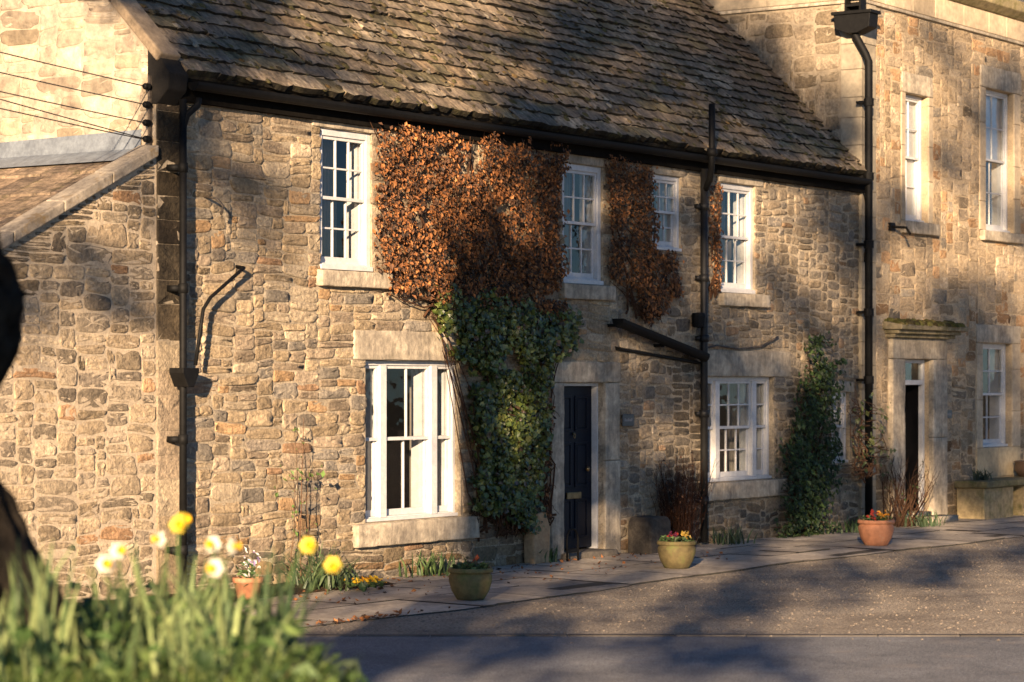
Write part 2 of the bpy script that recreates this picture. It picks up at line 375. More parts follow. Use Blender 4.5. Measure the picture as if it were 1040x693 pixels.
rubble(w, PF, XL, .88, 0, 5.2, ok_cot, P_COT, cell=.042, ws=(5, 13), hs=(2, 4), relief=.013, gap=.002, warp=.034, round_=4.6, colmod=wall_tone, seed=4)
rubble(w, PF, .88, XR, 0, 5.2, ok_r, [(.27, .215, .15, 4), (.235, .20, .155, 4), (.32, .26, .185, 2.4), (.33, .225, .14, .6), (.19, .165, .135, 1.4)], cell=.045, ws=(4, 9), hs=(2, 4), relief=.015, gap=.008, warp=.035, round_=3.8, colmod=wall_tone, seed=5)
# long-and-short quoins at the left corner
z = 0; k = 0
while z < 5.1:
    h = random.choice((.24, .30, .36)); wd = .365
    rubble(w, PF, XL, XL+wd, z, z+h+.001, lambda u, v: True, P_COT[:3], cell=.06, ws=(6, 6), hs=(9, 9), relief=.004, gap=-.004, warp=.0, round_=30, square=1, jit=.002, colmod=wall_tone, seed=50+k)
    z += h; k += 1
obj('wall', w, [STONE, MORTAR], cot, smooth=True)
# dressed stones round the openings are built with their windows below
def dressed(mb, x0, x1, z0, z1, y0=-.03, y1=.2): rbox(mb, x0, x1, y0, y1, z0, z1)

def sash_window(parent, O, cols, rows, set_=.10, tri=False, side_cols=1, side_rows=None, sill=None, lintel=None, label=None, curtain=(.0, .22, .78, 1.0), y0=0.0, liner=.15, reveal=False, box=.055, blind=False):
    """box sash: outer frame (the part) with two sashes, glazing, linings, curtain, sill and lintel"""
    x0, z0, x1, z1 = O; Y = y0+set_
    fr = MB(); b = box
    for a in ((x0, x0+b, z0, z1), (x1-b, x1, z0, z1), (x0+b, x1-b, z1-b, z1), (x0+b, x1-b, z0, z0+b)):
        fr.box(a[0], a[1], Y, Y+.10, a[2], a[3])
    fr.box(x0+.002, x1-.002, Y-.045, Y+.02, z0+.003, z0+b*.75)      # timber sill nosing
    lights = []
    if tri:
        wd = (x1-x0)*.17; m = .12
        lights = [(x0+b, x0+b+wd, side_cols, side_rows or rows), (x0+b+wd+m, x1-b-wd-m, cols, rows), (x1-b-wd, x1-b, side_cols, side_rows or rows)]
        for a in (x0+b+wd, x1-b-wd-m): fr.box(a, a+m, Y-.01, Y+.10, z0+b*.76, z1-b)
    else: lights = [(x0+b, x1-b, cols, rows)]
    f = obj('window', fr, PAINT, parent, bevel=.006)
    if label: f['label'] = label
    up, lo, gl, li = MB(), MB(), MB(), MB()
    zm = (z0+z1)/2+.02
    for a, c, nc, nr in lights:
        for mb, za, zb, yy in ((up, zm-.02, z1-b, Y+.022), (lo, z0+b, zm+.02, Y+.062)):
            st = .036; bt = .07 if mb is lo else .036
            mb.box(a, a+st, yy, yy+.036, za, zb); mb.box(c-st, c, yy, yy+.036, za, zb)
            mb.box(a+st, c-st, yy, yy+.036, zb-.036, zb); mb.box(a+st, c-st, yy, yy+.036, za, za+bt)
            for q in range(1, nc):
                xx = a+st+(c-a-2*st)*q/nc; mb.box(xx-.010, xx+.010, yy+.004, yy+.032, za+bt, zb-.036)
            for q in range(1, nr):
                zz = za+bt+(zb-.036-za-bt)*q/nr; mb.box(a+st, c-st, yy+.006, yy+.030, zz-.010, zz+.010)
            for p in range(nc):
                for q in range(nr):
                    xa, xb = a+st+(c-a-2*st)*p/nc, a+st+(c-a-2*st)*(p+1)/nc; ya_, yb_ = za+bt+(zb-.036-za-bt)*q/nr, za+bt+(zb-.036-za-bt)*(q+1)/nr; j_ = RG.normal(0, .0022, 3)
                    gl.add([(xa, yy+.019+j_[0], ya_), (xb, yy+.019+j_[1], ya_), (xb, yy+.019+j_[1]+j_[2], yb_), (xa, yy+.019+j_[0]+j_[2], yb_)], [(0, 1, 2, 3)])
        obj('glass', gl, GLASS, f); gl = MB()
        # white linings and shutter boxes inside the wall on each side of the light
        li.box(c-.03, c+.028, Y+.102, Y+.102+liner, z0+b, z1-b); li.box(a-.028, a-.004, Y+.102, Y+.102+liner, z0+b, z1-b)
    li.box(x0+.03, x1-.03, Y+.104, Y+.10+liner, z1-b+.001, z1-.01); li.box(x0+.03, x1-.03, Y+.104, Y+.10+liner, z0+.01, z0+b-.001)
    obj('upper_sash', up, PAINT, f, bevel=.003); obj('lower_sash', lo, PAINT, f, bevel=.003)
    obj('lining', li, PAINT, f)
    rm = MB(); a0, a1, b0, b1 = x0-.5, x1+.5, z0-.5, z1+.3; ya, yb = y0+.30, y0+2.6
    rm.add([(a0, ya, b0), (a1, ya, b0), (a1, yb, b0), (a0, yb, b0), (a0, ya, b1), (a1, ya, b1), (a1, yb, b1), (a0, yb, b1)], [(0, 1, 2, 3), (7, 6, 5, 4), (3, 2, 6, 7), (0, 3, 7, 4), (1, 5, 6, 2)])
    obj('room', rm, DARKIN, f)
    if curtain:
        W = x1-x0
        for s, e in ((curtain[0], curtain[1]), (curtain[2], curtain[3])):
            if e-s < .02: continue
            cu = MB(); n = 40; xs = np.linspace(x0+W*s, x0+W*e, n); yy = Y+.46+.022*np.sin(xs*95+random.random()*6)
            vs = [(x, y, z0-.05) for x, y in zip(xs, yy)]+[(x, y, z1) for x, y in zip(xs, yy)]
            cu.add(vs, [(i, i+1, n+i+1, n+i) for i in range(n-1)])
            obj('curtain', cu, CURT, f, smooth=True)
    if blind:
        bl = MB(); bl.box(x0+.06, x1-.06, Y+.108, Y+.118, z0+(z1-z0)*blind, z1-.06); obj('blind', bl, PAINT, f)
    if sill:
        s = MB(); rbox(s, sill[0], sill[1], y0-.09, y0+.16, sill[2], sill[3]-.004); obj('sill', s, ASHLAR, f, smooth=True)
    if lintel:
        s = MB(); dressed(s, *lintel, y0-.022, y0+.16); obj('lintel', s, ASHLAR, f, smooth=True)
    return f
sash_window(cot, O_W1, 3, 2, .025, box=.075, sill=(-5.22, -3.98, 3.20, 3.378), lintel=(-5.3, -4.1, 4.905, 5.06), label='upper sash window at the left edge of the orange creeper', curtain=(.0, .34, .70, 1.))
sash_window(cot, O_LW1, 2, 1, .08, tri=True, side_rows=1, sill=(-4.60, -2.30, .36, .618), lintel=(-4.58, -2.42, 2.412, 2.74), label='wide three light sash window low on the wall left of the ivy', curtain=(.02, .16, .86, .98))
sash_window(cot, O_W3, 3, 2, .025, box=.075, sill=(-.50, .68, 3.19, 3.378), lintel=(-.52, .56, 4.865, 5.0), label='upper sash window between the two patches of brown creeper', curtain=(0, .18, .62, 1.))
sash_window(cot, O_W4, 3, 2, .025, box=.06, label='small upper sash window without a stone sill', lintel=(1.66, 2.5, 4.862, 4.98), curtain=(0, .0, .6, 1.), liner=.2)
sash_window(cot, O_W5, 3, 2, .04, box=.075, sill=(3.42, 4.72, 3.2, 3.378), lintel=(3.42, 4.64, 4.875, 5.0), label='upper sash window right of the middle downpipe', curtain=(0, .4, .75, 1.))
sash_window(cot, O_LW2, 3, 2, .08, tri=True, side_rows=2, liner=.08, sill=(2.98, 5.22, .58, .818), lintel=(2.98, 5.44, 2.243, 2.60), label='wide three light sash window with many small panes right of the downpipe', curtain=(0, .08, .8, 1.))
sash_window(cot, O_SM, 2, 2, .06, lintel=(6.62, 7.4, 2.022, 2.18), label='small window half hidden behind the climbing shrub', curtain=None, liner=.15)

# front door with its stone surround
su = MB()
rbox(su, -.70, -.42, -.035, .24, 0, 2.159); rbox(su, .52, .88, -.035, .24, 0, 1.18); rbox(su, .52, .86, -.035, .24, 1.184, 2.159); rbox(su, -.70, .88, -.037, .24, 2.163, 2.42)
obj('door_surround', su, ASHLAR, cot, smooth=True)
st = MB(); rbox(st, -.50, .62, -.16, .24, -.03, .075, r=.02); obj('doorstep', st, mat('worn_step', (.12, .105, .085), .9, False, (14, .25), bump=[(30, .5, .01)]), cot, smooth=True)
dr = MB(); dy = .155
dr.box(-.388, .488, dy, dy+.05, .10, 2.12)
for xa, xb in ((-.28, .01), (.09, .38)):
    for za, zb in ((.22, .72), (.86, 1.42), (1.56, 2.0)):
        for q in ((xa, xb, za, za+.03), (xa, xb, zb-.03, zb), (xa, xa+.03, za+.03, zb-.03), (xb-.03, xb, za+.03, zb-.03)):
            dr.box(q[0], q[1], dy-.014, dy-.001, q[2], q[3])
        dr.box(xa+.05, xb-.05, dy-.010, dy-.002, za+.05, zb-.05)
door = obj('door', dr, NAVY, cot, bevel=.004); door['label'] = 'navy blue panelled front door in the cottage'
df = MB()
for q in ((-.42, -.388, .078, 2.16), (.488, .52, .078, 2.16), (-.388, .488, 2.12, 2.16)): df.box(q[0]+.001, q[1]-.001, .075, .24, q[2], q[3]-.001)
obj('door_frame', df, PAINT, door, bevel=.005)
h = MB(); h.lathe([(.0, .0), (.028, .005), (.03, .03), (.0, .05)], (.34, dy-.02, 1.08), 14, ax=(0, -1, 0)); obj('door_knob', h, BRASS, door, smooth=True)
h = MB(); h.box(-.12, .20, dy-.034, dy-.012, .72, .80); obj('letter_plate', h, BRASS, door, bevel=.004)
h = MB(); t = np.linspace(0, 2*PI, 20); h.tube([(.05+.020*math.sin(a), dy-.03, 1.50+.028*math.cos(a)) for a in t], .006, 6); h.box(.035, .065, dy-.03, dy-.002, 1.51, 1.54); obj('door_knocker', h, BRASS, door, smooth=True)

# gable end, pale limewashed stone; back wall
TAN = 1.0
g = MB(); PG = lambda u, v, d: (XL+d, u, v)
rz = lambda y: EAVE+.02+(y+.12)*TAN if y < 4.1 else EAVE+.02+(8.32-y)*TAN
g.prism([(0.02, -.15), (8.2, -.15), (8.2, rz(8.2)), (4.1, rz(4.1)), (0.02, rz(0))], 0, XL, XL+.25, mi=1)
rubble(g, lambda u, v, d: (XL+d, u, v), .0, 4.0, 3.2, 9.3, lambda u, v: v < rz(u)-.05, P_GAB, cell=.06, ws=(5, 11), hs=(2, 4), relief=.007, gap=.003, warp=.04, round_=4, seed=9, jit=.004)
obj('gable_wall', g, [GABLE, mat('limewash', (.34, .285, .215), .95, False, (9, .22), (1.2, .22), bump=[(30, .5, .012)])], cot, smooth=True)
bw = MB(); bw.box(XL+.25, XR-.25, 7.95, 8.2, -.15, 5.4); obj('back_wall', bw, MORTAR, cot)

# roof: courses of stone slates
rf = MB(); YE, ZE = -.12, EAVE
def RP(x, s, n): # s up the slope, n out of it
    c = math.cos(math.atan(TAN)); si = math.sin(math.atan(TAN))
    return (x, YE+s*c-n*si, ZE+s*si+n*c)
RIDGE = 6.0
rf.add([RP(XL+.24, -.02, -.03), RP(XR, -.02, -.03), RP(XR, RIDGE, -.03), RP(XL+.24, RIDGE, -.03), RP(XL+.24, -.02, -.10), RP(XR, -.02, -.10), RP(XR, RIDGE, -.10), RP(XL+.24, RIDGE, -.10)], [(0, 1, 2, 3), (7, 6, 5, 4), (0, 4, 5, 1)], (.05, .04, .03))
top = RP(XL+.24, RIDGE, 0); rf.add([(XL+.24, top[1], top[2]), (XR, top[1], top[2]), (XR, 8.5, 5.1), (XL+.24, 8.5, 5.1)], [(0, 1, 2, 3)], (.12, .10, .08))
P_ROOF = [(.175, .145, .11, 4), (.22, .18, .135, 3), (.12, .105, .09, 3.5), (.30, .26, .20, 1.6), (.125, .115, .06, 2), (.19, .14, .085, 1.2)]
rr = np.random.default_rng(21); moss_at = []
s = -.05; i = 0
while s < RIDGE-.1:
    exp = .235-.006*min(i, 8); x = XL+.27
    while x < XR-.02:
        wd = min(rr.uniform(.24, .55)*(1 if i < 14 else .8), XR-x); 
        if XR-x-wd < .12: wd = XR-x
        nx, ny = 5, 4; Ls = exp+.17; sb = s+rr.normal(0, .008); hb = .058+rr.normal(0, .007); tilt = rr.normal(0, .005)
        top_, bot = [], []
        for a in range(nx):
            xx = x+.002+(wd-.004)*a/(nx-1)
            for b in range(ny):
                e = rr.normal(0, .009) if b == 0 else 0
                if a in (0, nx-1) and b == 0: e += .02
                n = hb*(1-b/(ny-1)*.85)+tilt*(a/(nx-1)-.5)+rr.normal(0, .0055)
                top_.append(RP(xx, sb+e+Ls*b/(ny-1), n)); 
                if b == 0: bot.append(RP(xx, sb+e+.006, n-.075))
        F = [(a*ny+b, (a+1)*ny+b, (a+1)*ny+b+1, a*ny+b+1) for a in range(nx-1) for b in range(ny-1)]
        o = nx*ny
        F += [(o+a, o+a+1, (a+1)*ny, a*ny) for a in range(nx-1)]
        F += [(o, 0, 1), (o+nx-1, (nx-1)*ny+1, (nx-1)*ny)]
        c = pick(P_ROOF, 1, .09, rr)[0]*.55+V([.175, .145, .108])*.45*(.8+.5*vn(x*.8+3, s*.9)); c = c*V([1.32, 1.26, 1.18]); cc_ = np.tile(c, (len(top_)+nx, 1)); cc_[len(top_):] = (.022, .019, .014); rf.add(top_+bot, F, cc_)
        rf.add([V(p)-V([0, .002, .002]) for p in [top_[a*ny] for a in range(nx)]]+[V(p)-V([0, .003, .003]) for p in bot], [(nx+a, nx+a+1, a+1, a) for a in range(nx-1)], (.03, .026, .019))  # course shadow and dark moss painted into the slate front edges
        for _ in range(rr.poisson(2.4 if i < 7 else 1.0)):
            moss_at.append((x+rr.random()*wd, sb+abs(rr.normal(0, .05)) if rr.random() < .7 else sb+rr.random()*exp, hb))
        x += wd
    s += exp; i += 1
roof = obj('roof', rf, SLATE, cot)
mo = MB()
for (x, s, n) in moss_at:
    r = rr.uniform(.015, .05); c = pick([(.085, .075, .035, 3), (.12, .095, .055, 3), (.055, .047, .03, 4), (.24, .21, .16, 2), (.15, .10, .045, .7)], 1, .2, rr)[0]
    K = 6; vs = []
    for q, hh in ((1, -.2), (.85, .35), (.45, .7)):
        for j in range(K):
            a = 2*PI*j/K+rr.random()*.5; R_ = r*q*(1+rr.normal(0, .2)); vs.append(RP(x+R_*math.cos(a)*1.3, s+R_*math.sin(a), n-.008+r*hh*.5))
    vs.append(RP(x, s, n-.008+r*.42))
    mo.add(vs, [(a*K+j, a*K+(j+1) % K, (a+1)*K+(j+1) % K, (a+1)*K+j) for a in range(2) for j in range(K)]+[(2*K+j, 2*K+(j+1) % K, 3*K) for j in range(K)], c)
mm = obj('moss', mo, MOSS, roof, smooth=True); mm['kind'] = 'stuff'
# verge coping and kneeler at the left gable
cp = MB()
for k in range(7):
    a, b = k*.9+.12, (k+1)*.9+.108
    v = [RP(xx, ss, nn) for xx in (XL-.05, XL+.26) for ss in (a, b) for nn in (-.02, .085+random.uniform(-.006, .006))]
    cp.add(v, [(0, 1, 3, 2), (4, 6, 7, 5), (0, 4, 5, 1), (2, 3, 7, 6), (0, 2, 6, 4), (1, 5, 7, 3)])
obj('coping', cp, mat('coping_stone', (.24, .185, .125), .9, False, (12, .25), (2, .25), bump=[(25, .6, .02)], tint=(4, .5, .7, (.13, .10, .065))), cot, bevel=.02)
kn = MB(); kn.prism([(-.17, 5.22), (-.15, 5.06), (.0, 4.92), (.12, 4.92), (.12, 5.50), (.0, 5.44)], 0, XL-.02, XL+.27)
obj('kneeler', kn, mat('near_black_stone', (.007, .006, .005), .95, False, (10, .35), bump=[(30, .5, .015)]), cot, bevel=.015)  # kneeler in one near-black tone
# eaves gutter and pipes
gt = MB(); GY, GZ = -.195, 5.155
prof = [(math.sin(a)*.075, -math.cos(a)*.085) for a in np.linspace(-PI/2, PI/2, 9)]
pr = [(GY+p[0], GZ+p[1]) for p in prof]+[(GY+p[0]*.88, GZ+p[1]*.88) for p in prof[::-1]]
for a, b in ((XL+.32, 3.06), (3.06, XR-.14)): gt.prism(pr, 0, a, b)
gt.prism([(GY+p[0], GZ+p[1]) for p in prof], 0, XL+.305, XL+.32); gt.prism([(GY+p[0], GZ+p[1]) for p in prof], 0, XR-.14, XR-.12)
gut = obj('gutter', gt, IRON, cot)
br = MB()
br.box(XL+.28, XR, -.085, .0, 4.97, 5.22); obj('eaves_shadow_board', br, mat('eaves_shadow_black', (.007, .006, .005), .9, False, (18, .3), bump=[(40, .4, .006)], spec=.05), cot)  # black board added as the shadow band under the eaves
def pipe(path, r, parent, name='downpipe', m=IRON, collars=()):
    p = MB(); p.tube(path, r, 12)
    for (x, y, z) in collars: p.lathe([(r, -.05), (r*1.32, -.045), (r*1.32, .045), (r, .05)], (x, y, z), 12); p.box(x-.09, x+.09, y+r*.6, 0.0 if y < 0 else y+.1, z-.03, z+.03)
    return obj(name, p, m, parent, smooth=True)
px, py = -7.50, -.14
dp = pipe([(px, py, 4.98), (px, py, 2.3), (px, py, .05)], .038, cot, collars=[(px, py, 4.3), (px, py, 3.1), (px, py, 1.6), (px, py, .5)])
sw = MB(); sw.tube([(px+.16, -.20, 5.00), (px+.15, -.20, 4.93), (px+.03, -.16, 4.82), (px, py, 4.70), (px, py, 4.6)], .036, 10); obj('swan_neck', sw, IRON, dp, smooth=True)
hp = MB(); hp.prism([(-.12, 2.31), (.12, 2.31), (.12, 2.26), (.045, 2.12), (-.045, 2.12), (-.12, 2.26)], 1, -.25, -.06)
hp.v = [a+V([px, 0, 0]) for a in hp.v]; obj('hopper', hp, IRON, dp, bevel=.008)
ws = MB(); ws.tube([(-6.52, .03, 3.36), (-6.56, -.13, 3.34), (-7.1, -.15, 3.02), (-7.22, -.16, 2.9), (-7.36, -.18, 2.34)], [.019]*5, 10); obj('diagonal_tube', ws, IRON, cot, smooth=True)  # thin black tube running diagonally from wall to hopper
hk = MB(); hk.tube([(-7.02, .02, 4.05), (-7.02, -.16, 4.02), (-6.93, -.17, 3.95), (-6.95, -.16, 3.86)], .014, 6); obj('wall_hook', hk, RUST, cot, smooth=True)
dm = pipe([(2.86, -.10, 5.0), (2.86, -.10, 2.6), (2.86, -.10, .04)], .05, cot, m=mat('matt_black_pipe', (.010, .010, .010), .55, False, (18, .3)), collars=[(2.86, -.1, 4.5), (2.86, -.1, 3.55), (2.86, -.1, 2.75), (2.86, -.1, 1.75), (2.86, -.1, .6)])
jb = MB(); jb.lathe([(.0, -.10), (.085, -.08), (.10, .06), (.085, .10), (.0, .11)], (2.68, -.12, 2.98), 12); jb.box(2.68, 2.86, -.15, -.09, 2.95, 3.02); obj('pipe_junction', jb, IRON, dm, smooth=False)
vp = MB(); vp.tube([(2.86, -.10, 4.7), (2.84, -.20, 4.86), (2.74, -.28, 5.0), (2.72, -.30, 5.16), (2.72, -.30, 5.84)], .044, 10); vp.lathe([(.052, -.05), (.07, -.045), (.07, .045), (.052, .05)], (2.72, -.30, 5.2), 12); obj('vent_pipe', vp, IRON, cot, smooth=True)
# sloping gutter over the door side and the thin dark strip below
gv = MB()
A, B = V([.56, -.20, 2.94]), V([2.82, -.14, 2.52])
def slant(mb, A, B, pts, mi=0):
    n = len(pts); vs = [(p[0], p[1]+q[0], p[2]+q[1]) for p in (A, B) for q in pts]
    mb.add(vs, [tuple(range(n)), tuple(range(n, 2*n))[::-1]]+[(i, n+i, n+(i+1) % n, (i+1) % n) for i in range(n)])
slant(gv, A, B, [(math.sin(a)*.075, .02-math.cos(a)*.105) for a in np.linspace(-PI/2, PI/2, 9)])
slant(gv, A+V([-.02, 0, 0]), A+V([.05, 0, -.01]), [(math.sin(a)*.085, .024-math.cos(a)*.116) for a in np.linspace(-PI/2, PI/2, 9)])
gv.box(.60, .63, -.2, .0, 2.86, 2.90); gv.box(1.7, 1.73, -.17, .0, 2.62, 2.66)
obj('sloping_gutter', gv, IRON, cot)
fl = MB(); slant(fl, V([.78, -.02, 2.60]), V([2.84, -.02, 2.43]), [(-.055, 0), (.03, .028), (.03, -.028), (-.055, -.02)]); obj('dark_strip', fl, IRON, cot)
# brown cable on the wall above the right window
cb = MB(); cb.tube([(2.92, -.09, 2.62), (3.3, -.05, 2.66), (3.9, -.05, 2.62), (4.5, -.05, 2.66), (4.85, -.06, 2.76), (5.0, -.05, 2.80)], .014, 6); obj('cable', cb, RUST, cot, smooth=True)

# ================================================================== LEAN-TO
lt = thing('stone_lean_to', 'low honey coloured stone lean to with sloping roof against the left gable end', 'outbuilding', (-9.8, .05, 0))
l0 = 4.40; sl = .48; XE = -15.5
lz = lambda x: l0+(x-XL)*sl
lw = MB()
lw.prism([(XE, -.15), (XL-.002, -.15), (XL-.002, lz(XL)), (XE, lz(XE))], 1, .012, .35, mi=1)
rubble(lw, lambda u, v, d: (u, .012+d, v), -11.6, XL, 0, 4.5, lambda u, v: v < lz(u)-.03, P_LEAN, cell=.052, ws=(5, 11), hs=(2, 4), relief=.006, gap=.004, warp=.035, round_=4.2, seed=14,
       colmod=lambda u, v, c: c*(.72 if v < .3 else 1)*(.72 if v > lz(u)-.55 else 1))  # upper band below the verge darkened: tree shade painted into the stones
lw.box(XE, XE+.25, .35, 6, -.15, lz(XE)); 
obj('wall', lw, [STONE, MORTARL], lt, smooth=True)
lr = MB(); c = math.cos(math.atan(sl))
n_ = 16
for i in range(n_):           # slate courses run along the building, lapping down to the left
    xa, xb = XE-.2+(XL-XE+.2)*i/n_, XE-.2+(XL-XE+.2)*(i+1)/n_+.12; y = .02
    xb = min(xb, XL-.004)
    while y < 6:
        wd = random.uniform(.3, .6); za, zb = lz(xa)+.085, lz(xb)+.055
        lr.add([(xa, y, za), (xa, y+wd-.008, za), (xb, y+wd-.008, zb), (xb, y, zb), (xa, y, za-.04), (xa, y+wd-.008, za-.04)], [(0, 3, 2, 1), (0, 1, 5, 4)], pick([(.21, .16, .115, 3), (.17, .13, .10, 2), (.25, .185, .13, 2)], 1, .12)[0]); y += wd
lr.add([(XE-.2, .02, lz(XE-.2)), (XL-.004, .02, lz(XL)), (XL-.004, 6, lz(XL)), (XE-.2, 6, lz(XE-.2))], [(0, 1, 2, 3)], (.1, .08, .06))
obj('roof', lr, SLATE, lt)
lc = MB()
for k in range(12):
    xa = XE-.15+(XL-.03-XE+.15)*k/12; xb = XE-.15+(XL-.03-XE+.15)*(k+1)/12-.012
    vs = [(x, y, lz(x)+dz) for x in (xa, xb) for y, dz in ((-.06, .02), (.20, .02), (.20, .145), (-.06, .13))]
    lc.add(vs, [(0, 1, 2, 3), (7, 6, 5, 4), (0, 4, 5, 1), (1, 5, 6, 2), (2, 6, 7, 3), (3, 7, 4, 0)])
obj('coping', lc, mat('verge_stone', (.24, .21, .17), .9, False, (14, .25), (2, .2), bump=[(25, .5, .015)], tint=(5, .55, .7, (.15, .10, .04))), lt, bevel=.012)
lf = MB(); lf.add([(XL-.012, .2, lz(XL)+.28), (XL-.012, 6, lz(XL)+.20), (XL-.03, 6, lz(XL)+.09), (XL-.30, 6, lz(XL-.30)+.10), (XL-.30, .2, lz(XL-.30)+.10), (XL-.03, .2, lz(XL)+.09)], [(0, 1, 2, 5), (5, 2, 3, 4)])
obj('flashing', lf, LEAD, lt)

# ================================================================== TOWNHOUSE
tn = thing('stone_townhouse', 'taller squared sandstone house on the right with slim sash windows and a hooded doorway', 'house', (XT, 0, 0))
TY = -.03; TE = 22.0
T1 = (9.12, 4.64, 9.94, 6.60); T2 = (12.10, 4.64, 13.24, 6.96); T3 = (11.98, 1.10, 13.16, 2.80); T4 = (9.00, .16, 9.98, 2.52); T5 = (15.6, 4.64, 16.7, 6.9); T6 = (15.6, 1.1, 16.7, 2.8)
TH_ = [T1, T2, T3, T4, T5, T6]
TD = [(8.98, 4.44, 10.2, 4.64), (11.9, 4.46, 13.5, 4.64), (9.0, 6.60, 10.1, 6.92), (11.96, 6.96, 13.5, 7.32), (8.5, .0, 10.54, 2.84), (11.74, 1.0, 11.98, 2.8), (13.16, 1.0, 13.5, 2.8), (11.74, 2.8, 13.5, 3.1), (11.74, .62, 13.5, 1.1), (11.86, 4.64, 12.1, 6.96), (13.24, 4.64, 13.5, 6.96), (9.94, 4.64, 10.1, 6.6), (8.98, 4.64, 9.12, 6.6), (XT, 0, 8.14, 7.84)]
tw = MB(); PT = lambda u, v, d: (u, TY+d, v)
backing(tw, PT, XT, TE, -.15, 8.2, TH_, depth=.34)
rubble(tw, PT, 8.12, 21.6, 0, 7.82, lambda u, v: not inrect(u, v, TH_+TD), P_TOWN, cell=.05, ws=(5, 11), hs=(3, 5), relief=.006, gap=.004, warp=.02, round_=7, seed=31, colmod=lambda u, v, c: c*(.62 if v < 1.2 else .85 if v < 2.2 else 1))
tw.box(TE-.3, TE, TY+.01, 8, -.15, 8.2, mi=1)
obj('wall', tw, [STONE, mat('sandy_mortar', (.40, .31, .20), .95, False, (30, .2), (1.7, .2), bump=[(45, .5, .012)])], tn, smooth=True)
# side wall above the cottage roof
sd = MB(); PS = lambda u, v, d: (XT+d, u, v)
sd.prism([(TY+.002, -.15), (9, -.15), (9, 8.2), (4.5, 11.6), (TY+.002, 8.2)], 0, XT, XT+.3, mi=1)
rubble(sd, PS, TY+.34, 4.4, 4.6, 7.8, lambda u, v: v > 5.0+(u+.3)*TAN-.4, [(.26, .21, .15, 4), (.28, .23, .165, 3), (.24, .19, .13, 2)], cell=.06, ws=(6, 12), hs=(3, 5), relief=.010, gap=.005, warp=.02, round_=5, seed=33)
obj('side_wall', sd, [STONE, mat('sandy_render', (.26, .215, .155), .95, False, (12, .15), (1.5, .18), bump=[(40, .4, .01)])], tn, smooth=True)
# quoins, jambs, frieze blocks of dressed stone
qs = MB()
def flush(name):
    global qs
    obj(name, qs, ASHLARC, tn, bevel=.008); qs = MB()
def block(x0, x1, z0, z1, y0=TY-.022, y1=TY+.08, c=None):
    qs.box(x0+.003, x1-.003, y0+random.uniform(-.002, .002), y1, z0+.003, z1-.003, vcol(c if c is not None else (.42, .34, .235), .09))
z = 0
while z < 7.8:
    h = random.uniform(.28, .42); h = min(h, 7.82-z); c = (.29, .25, .185)
    qs.box(XT-.020, 8.10+random.choice((0, .015)), TY-.024, TY+.32, z+.003, z+h-.003, vcol(c, .08)); z += h
flush('quoin'); x = XT-.01
while x < 21.5:
    wd = random.uniform(.7, 1.2); block(x, x+wd, 7.86, 8.2, TY-.026, c=(.47, .38, .26)); x += wd
flush('frieze'); y = TY+.1
while y < 4.6:
    wd = random.uniform(.7, 1.2); qs.box(XT-.018, XT+.1, y+.003, y+wd-.003, 7.86, 8.2, vcol((.28, .235, .17), .05)); y += wd
flush('frieze')
for (a, b, c, d) in ((8.98, 9.12, 4.64, 6.6), (9.94, 10.1, 4.64, 6.6), (11.86, 12.1, 4.64, 6.96), (13.24, 13.5, 4.64, 6.96), (11.74, 11.98, 1.1, 2.8), (13.16, 13.5, 1.1, 2.8)):
    z = c
    while z < d-.05: h = min(random.uniform(.45, .8), d-z); block(a, b, z, z+h); z += h
    flush('window_jamb')
for (a, b, c, d) in ((11.74, 12.62, .62, 1.1), (12.62, 13.5, .62, 1.1)): block(a, b, c, d, c=(.38, .31, .2))
flush('apron_stone')
bd = MB(); bd.box(XT-.05, TE, TY-.05, TY+.05, 7.80, 7.85); bd.box(XT-.05, XT+.05, TY+.05, 5, 7.80, 7.85); obj('string_course', bd, ASHLAR, tn, bevel=.01)
cn = MB(); cn.prism([(TY+.1, 8.2), (TY-.05, 8.2), (TY-.20, 8.30), (TY-.22, 8.46), (TY+.1, 8.52)], 0, XT-.2, TE); obj('cornice', cn, mat('mossy_cornice', (.27, .22, .12), .95, False, (10, .25), bump=[(25, .6, .02)], tint=(4, .45, .65, (.13, .115, .04))), tn, bevel=.015)
tr = MB(); tr.add([(XT-.2, TY+.0, 8.50), (TE, TY+.0, 8.50), (TE, 4.5, 12.2), (XT-.2, 4.5, 12.2), (TE, 9, 8.5), (XT-.2, 9, 8.5)], [(0, 1, 2, 3), (3, 2, 4, 5)], (.14, .135, .13)); obj('roof', tr, SLATE, tn)
sash_window(tn, T1, 2, 2, .10, y0=TY, sill=(8.98, 10.2, 4.45, 4.638), lintel=(9.0, 10.1, 6.605, 6.92), label='slim upper sash window nearest the corner of the townhouse', curtain=None, blind=.05)
sash_window(tn, T2, 2, 2, .10, y0=TY, sill=(11.9, 13.5, 4.47, 4.638), lintel=(11.9, 13.54, 6.965, 7.32), label='taller upper sash window at the right edge', curtain=(0, .1, .5, 1.), blind=.5)
sash_window(tn, T3, 2, 2, .10, y0=TY, lintel=(11.74, 13.5, 2.805, 3.1), label='ground floor sash window above the stone bench', curtain=(0, .1, .55, 1.))
for o_ in (T5, T6): sash_window(tn, o_, 2, 2, .10, y0=TY, lintel=(o_[0]-.1, o_[2]+.1, o_[3]+.005, o_[3]+.3), sill=(o_[0]-.1, o_[2]+.1, o_[1]-.19, o_[1]-.002))
ts = MB()
rbox(ts, 8.56, 8.99, TY-.08, TY+.3, 0, 2.519); rbox(ts, 9.985, 10.50, TY-.08, TY+.3, 0, 1.3); rbox(ts, 9.985, 10.50, TY-.08, TY+.3, 1.304, 2.519); rbox(ts, 8.56, 10.50, TY-.082, TY+.3, 2.523, 2.84)
